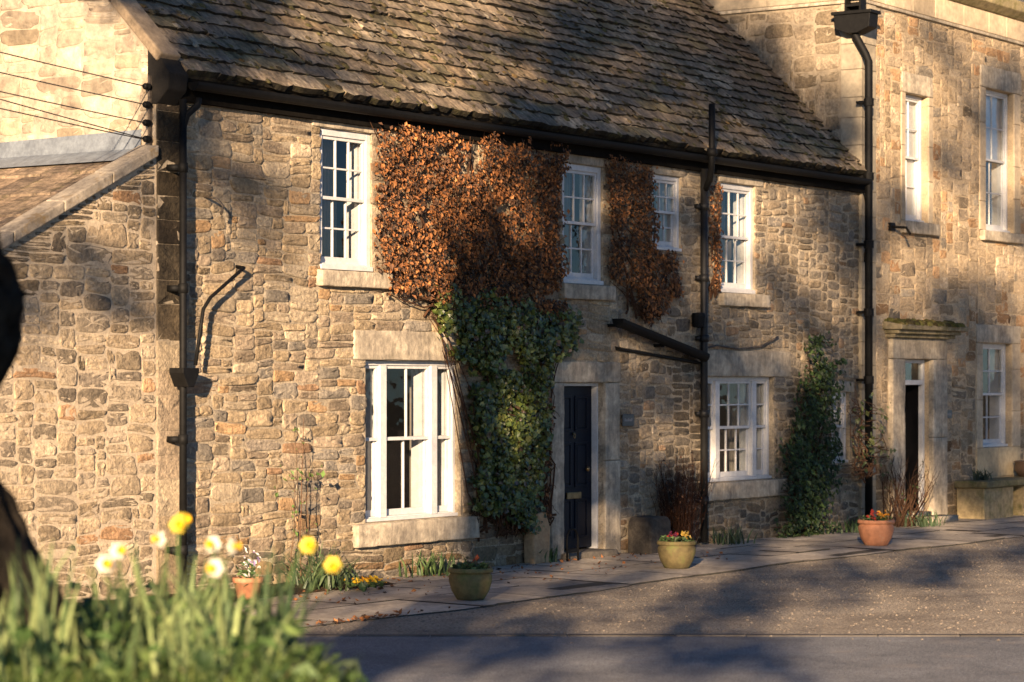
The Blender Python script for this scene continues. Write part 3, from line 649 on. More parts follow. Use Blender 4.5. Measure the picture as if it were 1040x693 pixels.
ts.box(9.0, 9.98, TY-.05, TY+.34, -.02, .158); ts.box(8.8, 10.2, TY-.4, TY-.08, -.02, .10)
obj('door_surround', ts, ASHLAR, tn, smooth=True)
hd = MB(); hd.box(8.46, 10.62, TY-.16, TY+.1, 2.843, 2.90); hd.box(8.42, 10.66, TY-.24, TY+.1, 2.902, 2.96); hd.prism([(TY+.1, 2.962), (TY-.32, 2.962), (TY-.33, 3.03), (TY+.1, 3.11)], 0, 8.36, 10.74)
hood = obj('door_hood', hd, mat('weathered_hood', (.24, .20, .125), .95, False, (12, .3), bump=[(30, .6, .015)], tint=(5, .45, .65, (.11, .095, .04))), tn, bevel=.01)
mo = MB(); r2 = np.random.default_rng(5)
for _ in range(170):
    x, y = r2.uniform(8.4, 10.68), r2.uniform(TY-.31, TY); r = r2.uniform(.03, .075)
    mo.lathe([(r, -.01), (r*.9, r*.4), (r*.5, r*.75), (.001, r*.85)], (x, y, 3.03+(y-TY+.33)*.19), 7, pick([(.10, .095, .03, 2), (.15, .12, .05, 1), (.07, .055, .025, 1)], 1, .2)[0])
o = obj('moss', mo, MOSS, hood, smooth=True); o['kind'] = 'stuff'
td = MB(); td.box(9.02, 9.97, TY+.48, TY+.52, .165, 2.6)
for xa, xb in ((9.14, 9.45), (9.53, 9.84)):
    for za, zb in ((.28, .9), (1.04, 1.98)): td.box(xa, xb, TY+.468, TY+.478, za, zb)
tdoor = obj('door', td, mat('door_and_hall_black', (.004, .004, .005), .3, False, (5, .1), spec=.4), tn, bevel=.004); tdoor['label'] = 'black front door under the stone hood'
tf = MB()
for q in ((9.001, 9.06, .165, 2.515), (9.92, 9.979, .165, 2.515), (9.06, 9.92, 2.125, 2.20), (9.06, 9.92, 2.46, 2.515)): tf.box(q[0], q[1], TY+.07, TY+.15, q[2], q[3])
obj('door_frame', tf, PAINT, tdoor, bevel=.005)
tg = MB(); tg.box(9.06, 9.92, TY+.11, TY+.115, 2.2, 2.46); obj('fanlight', tg, GLASS, tdoor)
tb = MB(); tb.box(8.96, 9.02, TY+.345, TY+.6, .1, 2.6); tb.box(9.97, 10.03, TY+.345, TY+.6, .1, 2.6); tb.box(9.02, 9.97, TY+.345, TY+.6, 2.56, 2.6); tb.box(9.02, 9.97, TY+.345, TY+.6, .1, .16); tb.box(9.925, 9.984, TY+.152, TY+.344, .165, 2.5); obj('hall', tb, MATS['door_and_hall_black'], tdoor)  # hall walls and liner coloured black: doorway shade put into the paint
# rainwater pipe at the corner with its big hopper
xp, yp = 7.56, -.20
tp = pipe([(7.52, .0, 7.38), (7.52, .0, 7.30), (xp-.01, yp+.05, 7.02), (xp, yp, 6.9), (xp, yp, 4.5), (xp, yp, .04)], .058, tn, collars=[])
for zz in (6.3, 5.2, 4.2, 3.2, 2.2, 1.1):
    cl = MB(); cl.lathe([(.058, -.06), (.076, -.055), (.076, .055), (.058, .06)], (xp, yp, zz), 12); cl.box(xp-.08, xp+.08, yp+.05, TY, zz-.02, zz+.02)
    obj('pipe_collar', cl, IRON, tp, smooth=False)
hq = MB(); hq.prism([(-.30, 7.62), (.30, 7.62), (.28, 7.40), (.08, 7.32), (-.08, 7.32), (-.28, 7.40)], 1, -.14, .14); hq.box(-.33, .33, -.17, .17, 7.60, 7.65)
hq.v = [np.stack([a[:, 1]+7.54, a[:, 0]+.0, a[:, 2]], 1) for a in hq.v]; obj('hopper', hq, IRON, tp, bevel=.008)
hv = MB()
for a in (-.13, .11): hv.box(7.44, 7.62, a, a+.03, 7.65, 8.1)
for zz in (7.72, 7.85, 7.98): hv.box(7.44, 7.62, -.10, .11, zz, zz+.03)
hv.box(7.60, 7.63, -.10, .11, 7.65, 8.1); obj('overflow_grille', hv, IRON, tp)
cbl = MB(); cbl.tube([(7.66, TY-.03, 4.98), (7.80, TY-.05, 4.7), (7.83, TY-.05, 4.45), (7.78, TY-.05, 4.2), (7.68, TY-.04, 4.05), (7.6, TY-.08, 3.95)], .012, 6); obj('cable', cbl, IRON, tn, smooth=True)
fl2 = MB(); fl2.tube([(8.62, TY-.02, 4.52), (8.66, TY-.25, 4.50), (8.60, TY-.34, 4.40)], .022, 6); fl2.box(8.55, 8.7, TY-.05, TY, 4.46, 4.58); obj('light_bracket', fl2, IRON, tn)

tn.location.x -= .04

# ================================================================== name plaques
def plaque(x, z, w_, h_, y, label, name='name_plaque'):
    t = thing(name, label, 'sign', (x, y, z))
    b = MB(); b.box(x-w_/2, x+w_/2, y-.018, y, z-h_/2, z+h_/2); obj('board', b, mat('plaque_slate', (.012, .016, .024), .35, False, (20, .15), spec=.5), t, bevel=.004)
    l = MB(); xs = x-w_*.36
    for k, ww in enumerate((.13, .10, .08, .12, .09, .07, .11)):
        l.box(xs, xs+w_*ww*.8, y-.021, y-.0185, z-h_*.10, z+h_*(.08 if k % 3 else .16)); xs += w_*ww*1.03
    obj('lettering', l, mat('pale_lettering', (.16, .165, .175), .6, False, None), t)
plaque(1.03, 1.685, .27, .15, -.035, 'small dark name plaque beside the navy front door')
plaque(10.60, 1.66, .22, .13, TY-.025, 'small dark name plaque beside the hooded doorway')

# ================================================================== overhead wires
for k, (za, zl) in enumerate(((5.09, 5.46), (4.91, 5.26), (4.73, 5.07), (4.57, 4.99), (4.57, 4.90))):
    A = V([XL-.12, .06+.03*(k == 4), za]); yi = (88, 107, 125, 142, 142)[k]; p0 = cd(-1320/2600*14, 14, 2.171+(388-(yi-952*(yi-(48, 69, 88, 96, 105)[k])/152))/2600*14); m = MB()
    t = np.linspace(0, 1, 18)[:, None]; pts = A+(p0-A)*t-V([0, 0, 1])*(.05*4*t*(1-t)); m.tube(pts, .006, 5)
    tag(obj('overhead_wire', m, WIRE, loc=A, smooth=True), ['topmost of the overhead wires running left from the gable', 'second overhead wire from the top running to the gable', 'third overhead wire from the top running to the gable', 'upper of the two lowest wires meeting at the bottom insulator', 'lowest overhead wire sagging away from the bottom insulator'][k], 'wire', 'overhead wires fixed to the gable')
bk = thing('insulator_bracket', 'iron bracket with four dark insulators at the corner of the pale gable', 'bracket', (XL, .06, 4.85))
b = MB(); b.box(XL-.05, XL-.01, .06, .085, 4.5, 5.2); obj('bar', b, RUST, bk)
for zz in (5.09, 4.91, 4.73, 4.57):
    i_ = MB(); i_.lathe([(.0, 0), (.014, .0), (.014, .02), (.034, .03), (.038, .06), (.025, .075), (.034, .09), (.02, .11), (.0, .115)], (XL-.02, .065, zz), 10, ax=(-1, 0, 0)); obj('insulator', i_, IRON, bk, smooth=True)

# ================================================================== creepers on the front
def wall_climber(name, label, cat, poly, pal, dens, size, thick, y0=0, lobed=False, m=LEAF, edge=.12, seed=1, avoid=(), stems=14, droop=.5, stemcol=(.5, .45, .4), bulge=None):
    r = np.random.default_rng(seed); P = V(poly); lo, hi = P.min(0)-.15, P.max(0)+.15
    t = thing(name, label, cat, (float(P[:, 0].mean()), y0, float(P[:, 1].min())))
    n = int((hi-lo).prod()*dens); pos = []; nr = []; cs = []
    tries = r.random((n, 2))*(hi-lo)+lo
    for u, v in tries:
        uu = u+edge*2*(vn(u*3.1+seed, v*3.3)-.5)+r.normal(0, edge*.3); vv = v+edge*2*(vn(u*2.7+8, v*3.7+seed)-.5)+r.normal(0, edge*.3)
        if not inpoly((uu, vv), poly) or inrect(u, v, avoid): continue
        f = vn(u*2.6+3, v*2.6+seed)*.6+vn(u*6.5, v*6.5+seed)*.4
        if vn(u*5+31, v*5+seed*3) < .20: continue
        th = thick*(.25+1.3*f); d = th*(r.random()**.6)
        pos.append((u, y0-.02-d, v)); nr.append((-.15, -1, .35)); 
    pos = V(pos); cs = pick(pal, len(pos), .22, r)
    mb = MB(); leaves(mb, pos, V(nr), np.full(len(pos), size), cs, lobed, droop, r)
    obj('foliage', mb, m, t)
    sm = MB(); zlo = P[:, 1].min()
    for k in range(stems):
        u, v = poly[r.integers(len(poly))]; u0 = P[:, 0].mean()+r.normal(0, .3*(hi-lo)[0]*.3); pts = []
        for q in np.linspace(0, 1, 9): pts.append((u0+(u-u0)*q+r.normal(0, .05), y0-.03-thick*.4*r.random(), zlo+(v-zlo)*q+r.normal(0, .05)))
        pts = [p for p in pts if not inrect(p[0], p[2], avoid, .03)]
        if len(pts) > 2: sm.tube(pts, np.linspace(.016, .004, len(pts)), 5, stemcol)
    for k in range(stems*2):      # straggling tendrils beyond the leaf mass
        u, v = pos[r.integers(len(pos))][[0, 2]]; a = r.uniform(-.4, PI+.4); L_ = r.uniform(.12, .45)
        pts = [(u+math.cos(a+.5*q)*L_*q, y0-.03-thick*.9*(1-q)*r.random(), v+math.sin(a)*L_*q*.7-.12*q*q) for q in np.linspace(0, 1, 6)]
        if not any(inrect(p[0], p[2], avoid, .02) for p in pts): sm.tube(pts, np.linspace(.006, .002, 6), 4, stemcol)
    if sm.n: obj('stem', sm, TWIG, t)
    return t
WIN = [O_W1, O_W3, O_W4, O_W5, O_LW1, O_DOOR]
P_RUST = [(.28, .115, .04, 3), (.20, .085, .034, 3.4), (.10, .052, .03, 3.4), (.36, .17, .065, 1.2), (.045, .03, .022, 3.4)]
P_RUST2 = [(.22, .10, .042, 3), (.12, .06, .032, 3), (.26, .115, .04, 1.2), (.055, .038, .027, 2.8)]
wall_climber('brown_creeper', 'large mass of dry orange brown creeper under the eaves left of the middle window', 'creeper',
    [(-4.34, 4.98), (-2.5, 5.02), (-.56, 4.96), (-.56, 3.96), (-.56, 3.0), (-.9, 2.9), (-1.6, 3.0), (-2.4, 3.08), (-2.9, 3.02), (-3.3, 3.14), (-3.8, 3.16), (-4.24, 3.24), (-4.34, 3.6)], P_RUST, 2400, .050, .20, m=DRY, seed=2, avoid=[(O_W1[0]-.05, O_W1[1]-.18, O_W1[2]-.02, O_W1[3]+.1), (O_W3[0]-.1, O_W3[1]-.2, O_W3[2], O_W3[3]), (-4.6, 3.1, -4.1, 3.38)], stems=30, droop=.9)
wall_climber('brown_creeper', 'smaller dark brown patch of dry creeper between the middle and the small upper window', 'creeper',
    [(.44, 4.94), (1.58, 4.88), (1.56, 3.93), (2.20, 3.82), (2.26, 3.31), (1.84, 3.02), (1.35, 3.04), (.96, 3.3), (.70, 3.45), (.46, 3.56)], P_RUST2, 2200, .049, .17, m=DRY, seed=5, avoid=[O_W3, O_W4, (-.5, 3.17, .68, 3.4)], stems=20, droop=.9)
wall_climber('brown_creeper', 'thin strip of orange creeper between the middle downpipe and the window', 'creeper',
    [(3.16, 4.85), (3.44, 4.85), (3.44, 3.9), (3.36, 3.4), (3.2, 3.4), (3.10, 4.1)], P_RUST, 900, .05, .06, m=DRY, seed=6, avoid=[O_W5], stems=6, edge=.05, droop=.9)
P_IVY = [(.068, .095, .02, 4), (.10, .125, .028, 3), (.034, .05, .014, 3), (.16, .17, .05, 1), (.075, .05, .03, .5)]
wall_climber('green_ivy', 'dark green ivy climbing the wall between the wide window and the front door', 'ivy',
    [(-3.1, 3.12), (-2.4, 3.2), (-.95, 3.0), (-.36, 2.92), (-.26, 2.62), (-.78, 2.42), (-1.05, 2.02), (-1.0, 1.19), (-1.1, .60), (-1.25, .42), (-1.6, .42), (-2.1, .55), (-2.4, .66), (-2.5, 1.15), (-2.52, 2.12), (-2.7, 2.40), (-3.1, 2.62), (-3.24, 2.95)], P_IVY, 2300, .060, .23, lobed=True, m=IVYL, seed=8, avoid=[(O_LW1[0], .3, O_LW1[2]+.02, O_LW1[3])], stems=24)
wall_climber('brown_creeper', 'narrow dry brown creeper stems hanging beside the left door jamb', 'creeper',
    [(-1.0, 2.2), (-.74, 2.2), (-.72, 1.2), (-.80, .5), (-1.02, .5), (-.98, 1.4)], P_RUST2, 800, .05, .10, m=DRY, seed=9, stems=10, edge=.05, droop=.9)
P_GRN = [(.05, .085, .025, 3), (.075, .115, .035, 2), (.03, .055, .02, 3), (.11, .14, .05, .8)]
wall_climber('climbing_shrub', 'leafy green climbing shrub against the wall left of the corner pipe', 'shrub',
    [(5.75, 2.70), (6.15, 2.78), (6.40, 2.4), (6.20, 2.0), (6.25, 1.6), (6.35, .98), (6.4, .2), (6.0, .0), (4.95, .0), (4.85, .4), (5.05, 1.3), (5.4, 1.6), (5.6, 2.0)], [(.04, .07, .022, 3), (.06, .10, .03, 1.6), (.025, .045, .018, 3)], 1500, .07, .34, m=LEAF, seed=12, stems=26, edge=.2)
wall_climber('climbing_rose', 'sparse leafy rose stems in front of the small window by the corner pipe', 'rose',
    [(6.6, 1.9), (7.0, 2.1), (7.6, 1.8), (7.9, 1.45), (7.6, 1.0), (7.2, .8), (6.8, 1.0)], [(.16, .18, .06, 2), (.22, .23, .10, 1), (.08, .11, .035, 2)], 110, .085, .35, y0=-.15, seed=13, stems=14, edge=.15, stemcol=(1.6, 1.3, 1.0))

def twig_bush(name, label, cat, c, n, h, spread, col, seed, r0=.010, leafpal=None, nleaf=0, leafsize=.05, lean=(0, 0), flat=.6):
    r = np.random.default_rng(seed); t = thing(name, label, cat, c); m = MB(); lv = []
    for k in range(n):
        a = r.random()*2*PI; hh = h*(.55+.5*r.random()); sp = spread*r.random()**.6
        b = V([c[0]+.12*r.normal(), c[1]+.08*r.normal(), c[2]-.02]); e = b+V([math.cos(a)*sp+lean[0], math.sin(a)*sp*flat+lean[1], hh]); mid = (b+e)/2+V([math.cos(a)*sp*.15, 0, 0])+r.normal(0, .04, 3)
        q = np.linspace(0, 1, 7)[:, None]; pts = b*(1-q)**2+mid*2*q*(1-q)+e*q*q+r.normal(0, .008, (7, 3)); pts[0] = b
        cc = V(col)*(1+r.normal(0, .2)); m.tube(pts, np.linspace(r0, r0*.3, 7), 5, cc)
        for _ in range(3):
            i = r.integers(2, 6); d = pts[i]+V([r.normal(0, .12), r.normal(0, .07), .08+.14*r.random()]); m.tube([pts[i], (pts[i]+d)/2+r.normal(0, .01, 3), d], [r0*.45, r0*.35, r0*.2], 4, cc); lv += [d, (pts[i]+d)/2]
        lv += list(pts[3:])
    obj('stem', m, TWIG, t)
    if nleaf:
        lv = V(lv)[r.integers(0, len(lv), nleaf)]+r.normal(0, .025, (nleaf, 3)); lm = MB(); leaves(lm, lv, np.tile([0, -1, .5], (nleaf, 1)), np.full(nleaf, leafsize), pick(leafpal, nleaf, .2, r), rr=r); obj('foliage', lm, LEAF, t)
    return t
twig_bush('twiggy_shrub', 'reddish brown bare shrub standing between the door and the middle downpipe', 'shrub', (2.02, -.24, 0), 130, 1.22, .46, (.38, .30, .26), 3, .006, P_RUST2, 520, .035)
twig_bush('bare_shrub', 'bare grey stemmed shrub leaning beside the hooded doorway', 'shrub', (8.30, -.35, 0), 46, 1.05, .55, (.42, .40, .38), 4, .009, P_GRN, 60, .05, lean=(.25, 0))
twig_bush('wall_rose', 'thin bare rose trained on the wall left of the wide window', 'rose', (-5.72, -.08, 0), 6, 1.75, .34, (.8, 1.0, 1.1), 6, .008, [(.10, .17, .04, 1), (.14, .2, .06, 1)], 60, .055, flat=.12)
def tuft(name, label, cat, c, n, h, w_, spread, pal, seed, lean=.5, group=None):
    r = np.random.default_rng(seed); base = np.c_[c[0]+r.normal(0, spread, n), c[1]+r.normal(0, spread*.6, n), np.full(n, c[2])]
    m = MB(); blades(m, base, h*(.6+.5*r.random(n)), w_*(.7+.6*r.random(n)), lean*(.3+r.random(n)), pick(pal, n, .2, r), r)
    o = obj(name, m, LEAF, loc=c); return tag(o, label, cat, group)
P_LV = [(.07, .12, .04, 3), (.05, .085, .03, 3), (.11, .16, .06, 1)]
tuft('leafy_tuft', 'low tuft of green blades on the pavement edge under the wide window', 'plant', (-3.35, -.20, 0), 70, .30, .022, .20, P_LV, 3)
tuft('leafy_tuft', 'green tuft of leaves at the foot of the middle downpipe', 'plant', (3.30, -.25, 0), 70, .26, .022, .16, [(.04, .065, .035, 3), (.06, .09, .045, 1)], 4)
tuft('leafy_tuft', 'dark green tuft at the foot of the bare shrub near the doorway', 'plant', (8.7, -.5, 0), 80, .26, .025, .24, [(.04, .065, .03, 3), (.06, .09, .04, 1)], 5)
tuft('leafy_tuft', 'small weed growing by the left foot of the door surround', 'plant', (-.95, -.12, 0), 40, .22, .03, .10, P_LV, 6)
tuft('leafy_tuft', 'small weed at the wall foot between shrub and corner pipe', 'plant', (6.9, -.3, 0), 60, .22, .03, .25, P_LV, 8)
tuft('daffodil_leaves', 'clump of drooping daffodil leaves at the wall foot below the bare rose', 'plant', (-5.66, -.42, 0), 130, .55, .022, .24, [(.06, .10, .045, 3), (.09, .13, .06, 2), (.05, .075, .03, 2)], 9, lean=1.0)
pr_ = thing('primrose', 'low yellow primrose flowering on the pavement by the daffodil leaves', 'flower', (-5.50, -.85, 0))
m = MB(); r = np.random.default_rng(2); n = 46; leaves(m, np.c_[-5.50+r.normal(0, .11, n), -.85+r.normal(0, .09, n), .03+.05*r.random(n)], np.tile([0, -.3, 1], (n, 1)), np.full(n, .10), pick(P_LV, n, .2, r), droop=0, rr=r); obj('foliage', m, LEAF, pr_)
m = MB(); n = 60; leaves(m, np.c_[-5.47+r.normal(0, .10, n), -.88+r.normal(0, .08, n), .08+.05*r.random(n)], np.tile([-.3, -.6, 1], (n, 1)), np.full(n, .055), pick([(.75, .48, .03, 2), (.75, .36, .03, 1)], n, .1, r), droop=0, rr=r); obj('blossom', m, PETAL, pr_)

# ================================================================== pots with bedding plants
def pot(loc, R, H, m, label, plabel, seed, fl):
    t = thing('plant_pot', label, 'pot', loc, 'plant pots along the pavement'); x, y, z = loc
    b = MB(); b.lathe([(.0, .004), (R*.60, .0), (R*.66, .02), (R*.84, H*.28), (R*.96, H*.58), (R*.97, H*.74), (R*.90, H*.82), (R*.91, H*.845), (R*1.0, H*.86), (R*1.02, H*.93), (R*.98, H), (R*.88, H), (R*.86, H*.86)], loc, 40); obj('bowl', b, m, t, smooth=True)
    b = MB(); b.lathe([(.001, H*.9), (R*.5, H*.89), (R*.87, H*.86)], loc, 24); obj('soil', b, SOIL, t, smooth=True)
    p = thing('bedding_plant', plabel, 'flower', (x, y, z+H*.88), 'bedding plants in the pavement pots'); r = np.random.default_rng(seed)
    n = 150; a = r.random(n)*2*PI; q = R*.85*np.sqrt(r.random(n)); m_ = MB(); leaves(m_, np.c_[x+q*np.cos(a), y+q*np.sin(a), z+H*.92+.07*r.random(n)], np.tile([0, 0, 1], (n, 1)), np.full(n, .06), pick(P_LV, n, .2, r), droop=0, rr=r); obj('foliage', m_, LEAF, p)
    m_ = MB()
    for (dx, dy, dz, c, k) in fl:
        leaves(m_, V([x+dx, y+dy, z+H+dz])+r.normal(0, .03, (k, 3)), np.tile([-.5, -.6, .7], (k, 1)), np.full(k, .055), np.clip(np.tile(c, (k, 1))*(1+r.normal(0, .12, (k, 1))), 0, 1), droop=0, rr=r)
    obj('blossom', m_, PETAL, p)
RED, YEL, ORG, MAU = (.28, .04, .03), (.62, .38, .05), (.60, .26, .03), (.14, .025, .06)
pot((-5.78, -2.42, 0), .225, .315, MOSSPOT, 'mossy brown pot nearest the camera, under the wide left window', 'sparse plants with one red bloom in the nearest pot', 3, [(.09, -.02, .05, (.30, .07, .03), 5), (.0, .0, .03, (.10, .08, .04), 8)])
pot((-.93, -1.93, 0), .23, .32, mat('mossy_clay_pale', (.095, .075, .033), .85, False, (9, .3), bump=[(40, .3, .006)], tint=(5, .50, .66, (.09, .10, .03))), 'mossy pale pot near the middle downpipe and the reddish shrub', 'bedding plant with dark red and yellow blooms in the middle pot', 4, [(-.08, 0, .06, MAU, 16), (-.02, .03, .05, RED, 12), (.10, -.04, .05, YEL, 18), (.06, -.06, .08, (.72, .5, .15), 8)])
pot((4.16, -1.98, 0), .245, .34, TERRA, 'orange terracotta pot near the corner pipe', 'bedding plant with red and orange blooms in the terracotta pot', 5, [(-.12, 0, .07, RED, 14), (.10, -.06, .05, ORG, 24), (.14, .0, .04, YEL, 12)])
# small pot with white flowers beyond the daffodils
t = thing('plant_pot', 'small terracotta pot with white flowers behind the daffodils', 'pot', (-7.34, -.85, 0), 'plant pots along the pavement'); b = MB(); b.lathe([(.0, .0), (.10, .0), (.14, .20), (.155, .20), (.155, .25), (.13, .25), (.12, .2)], (-7.34, -.85, 0), 24); obj('bowl', b, TERRA, t, smooth=True)
p = thing('bedding_plant', 'white blossoms in the small terracotta pot', 'flower', (-7.34, -.85, .24), 'bedding plants in the pavement pots'); r = np.random.default_rng(7)
m = MB(); leaves(m, V([-7.34, -.85, .30])+r.normal(0, .06, (70, 3)), np.tile([0, 0, 1], (70, 1)), np.full(70, .06), pick(P_LV, 70, .2, r), rr=r); obj('foliage', m, LEAF, p)
m = MB(); leaves(m, V([-7.34, -.88, .40])+r.normal(0, .055, (40, 3)), np.tile([0, -1, .7], (40, 1)), np.full(40, .05), pick([(.75, .75, .7, 2), (.35, .25, .5, .5)], 40, .1, r), rr=r); obj('blossom', m, PETAL, p)

# ================================================================== small things by the doors
t = thing('stone_bench', 'long mossy stone bench on block legs under the townhouse window', 'bench', (11.6, -.36, 0))
b = MB(); b.box(10.72, 14.6, -.66, -.09, .50, .60, jit=.006); obj('seat', b, mat('mossy_bench', (.17, .14, .07), .95, False, (12, .3), bump=[(30, .6, .015)], tint=(4, .5, .65, (.08, .08, .025))), t, bevel=.02)
for xa, xb in ((10.80, 11.95), (12.35, 12.80), (14.1, 14.5)):
    b = MB(); b.box(xa, xb, -.58, -.10, -.02, .498, jit=.008); obj('leg', b, mat('bench_block', (.30, .235, .13), .95, False, (12, .25), bump=[(30, .6, .015)], tint=(4, .5, .68, (.13, .12, .04))), t, bevel=.02)
t = thing('glazed_pot', 'dark round pot standing at the right end of the stone bench', 'pot', (13.05, -.36, .60)); b = MB(); b.lathe([(.0, 0), (.15, 0), (.23, .12), (.22, .24), (.24, .26), (.2, .27), (.18, .2)], (13.05, -.36, .60), 24); obj('bowl', b, mat('dark_glaze', (.06, .04, .03), .4, False, (8, .2)), t, smooth=True)
tuft('bench_plant', 'small spiky dark plant on the left end of the stone bench', 'plant', (11.12, -.36, .60), 46, .22, .03, .11, [(.03, .045, .025, 1)], 12)
t = thing('boot_scraper', 'iron boot scraper with an arched hoop left of the navy door', 'boot scraper', (-.62, -.28, 0)); b = MB(); a = np.linspace(0, PI, 12); b.tube([(-.74, -.28, -.01)]+[(-.62-.12*math.cos(q), -.28, .27+.12*math.sin(q)) for q in a]+[(-.50, -.28, -.01)], .014, 6); obj('hoop', b, IRON, t, smooth=True); b = MB(); b.box(-.73, -.51, -.285, -.275, .10, .15); obj('blade', b, IRON, t)
b = MB(); b.prism([(.98, -.02), (1.50, -.02), (1.48, .40), (1.40, .46), (1.05, .46), (.99, .38)], 1, -.42, -.06); tag(obj('stone_block', b, mat('dark_block', (.05, .043, .035), .95, False, (12, .3), bump=[(25, .7, .02)]), bevel=.03, loc=(1.24, -.24, 0)), 'low dark stone block on the pavement right of the navy door', 'stone')
b = MB(); b.prism([(-1.32, -.02), (-1.0, -.02), (-.98, .42), (-1.08, .62), (-1.25, .60), (-1.34, .3)], 1, -.20, -.04); tag(obj('leaning_slab', b, mat('tan_slab', (.33, .22, .12), .95, False, (12, .2), bump=[(25, .5, .02)]), bevel=.02, loc=(-1.16, -.12, 0)), 'tan stone slab leaning at the foot of the ivy', 'stone')
r = np.random.default_rng(19)
m = MB(); n = 260; x = -7.0+8.6*r.random(n)**1.4; leaves(m, np.c_[x, -.25-r.random(n)**2*1.6, np.full(n, .012)], np.tile([0, 0, 1], (n, 1)), np.full(n, .05), pick(P_RUST, n, .2, r), droop=0, rr=r)
n = 60; leaves(m, np.c_[-7.9+r.normal(0, .5, n), -2.75+r.normal(0, .06, n), np.full(n, .0)], np.tile([0, 0, 1], (n, 1)), np.full(n, .06), pick(P_RUST, n, .2, r), droop=0, rr=r)
o = obj('fallen_leaves', m, DRY); o['kind'] = 'stuff'; o['label'] = 'scattered dry brown leaves along the wall foot and the kerb'; o['category'] = 'leaves'

# ================================================================== ground
gd = MB(); gd.add([(-600, -600, -.12), (600, -600, -.12), (600, 600, -.12), (-600, 600, -.12)], [(0, 1, 2, 3)]); struct('ground', gd, DIRT)
e1, e2 = V([-9.3, -3.04]), V([-5.71, -8.28]); ed = (e2-e1)/np.linalg.norm(e2-e1); nn_ = V([ed[1], -ed[0]])
if nn_ @ (V([-26.6, -17.2])-e1) < 0: nn_ = -nn_
ra, rb = e1-ed*9, e1+ed*60
as_ = MB(); q = [(*ra, -.034), (*rb, -.034), (*(rb+nn_*40), -.034), (*(ra+nn_*40), -.034)]; as_.add(q, [(0, 1, 2, 3)]); struct('road', as_, ASPH)
gr = MB(); g0 = e1+ed*((-2.4-e1[1])/ed[1]); q = [(*g0, -.030), (*rb, -.030), (90, rb[1], -.030), (90, -2.4, -.030)]; gr.add(q, [tuple(range(4))]); struct('gravel_forecourt', gr, GRAV)
# flush stone edging between gravel and asphalt
eg = MB(); s_ = -1.5
while s_ < 22:
    L_ = random.uniform(.5, .95); a = e1+ed*s_; bq = e1+ed*(s_+L_-.012); wv = nn_*.14
    c = vcol((.10, .088, .075), .15); z0 = -.024+random.uniform(-.004, .003)
    eg.add([(*a, z0), (*bq, z0), (*(bq+wv), z0), (*(a+wv), z0), (*(a+wv), -.1), (*(bq+wv), -.1), (*a, -.1), (*bq, -.1)], [(0, 1, 2, 3), (3, 2, 5, 4), (1, 0, 6, 7)], c); s_ += L_
struct('stone_edging', eg, FLAG)
# scattered loose stones over the gravel (raised grains that catch the low sun)
pb = MB(); r = np.random.default_rng(23); k = 0
while k < 5000:
    x, y = r.uniform(-10, 10), r.uniform(-9, -2.6)
    if (V([x, y])-e1) @ nn_ > (-.1 if r.random() < .93 else .9): k += 1; continue
    s_ = r.uniform(.006, .017); a = r.random()*PI; dx, dy = math.cos(a)*s_*1.4, math.sin(a)*s_*1.4
    pb.add([(x-dx, y-dy, -.032), (x+dy, y-dx, -.032), (x+dx, y+dy, -.032), (x-dy, y+dx, -.032), (x+r.normal(0, .003), y, -.030+s_*.7)], [(0, 1, 4), (1, 2, 4), (2, 3, 4), (3, 0, 4)], pick([(.21, .175, .135, 3), (.17, .14, .11, 3), (.24, .20, .15, .6)], 1, .1, r)[0]); k += 1
o = obj('loose_gravel', pb, FLAG); o['kind'] = 'stuff'; o['label'] = 'loose gravel lying over the forecourt'; o['category'] = 'gravel'
# flagged pavement with a low worn edge
pv = MB(); r = np.random.default_rng(29)
ye = lambda x: -2.60+.09*math.sin(x*.55+1)+.03*math.sin(x*2.1)-.035*max(0, min(1, (-x-3)/3))*6
rows = [0.02, -.62, -1.22, -1.84]
for j in range(4):
    x = -9.2
    while x < 24:
        L_ = r.uniform(.55, 1.15); g_ = .006; h_ = r.normal(0, .004)
        y1 = rows[j]; f = (lambda xx: rows[j+1]) if j < 3 else ye
        c = pick([(.37, .32, .255, 3), (.32, .28, .23, 2), (.42, .365, .29, 1.5)], 1, .10, r)[0]
        a, b = x+g_, x+L_-g_
        n = 5; T = [(a+(b-a)*i/(n-1), y1-g_, h_) for i in range(n)]+[(a+(b-a)*i/(n-1), f(a+(b-a)*i/(n-1))+g_+(r.normal(0, .012) if j == 3 else 0), h_-(.012 if j == 3 else 0)) for i in range(n)]
        D_ = [(p[0], p[1], -.09) for p in T[n:]]
        pv.add(T, [(i+n, i+n+1, i+1, i) for i in range(n-1)], c); pv.add(T[n:]+D_, [(n+i, n+i+1, i+1, i) for i in range(n-1)], (.05, .045, .035)); x += L_  # front faces coloured dark, the kerb's shadow line included
pv.add([(-9.2, .02, -.012), (24, .02, -.012), (24, -2.45, -.012), (-9.2, -2.45, -.012)], [(0, 3, 2, 1)], (.07, .06, .045))
struct('pavement', pv, FLAG)
# soil strip at the wall foot
so = MB(); N_ = 120; xs = np.linspace(-14, -4.7, N_); vs = []
for x in xs: vs += [(x, .05, .05+.03*vn(x*3, 1)), (x, -.3, .05+.04*vn(x*3, 5)), (x, -.62-.18*vn(x*1.3, 8), .004)]
so.add(vs, [(3*i+q, 3*i+q+1, 3*i+q+4, 3*i+q+3) for i in range(N_-1) for q in range(2)]); struct('flower_bed', so, SOIL, True)

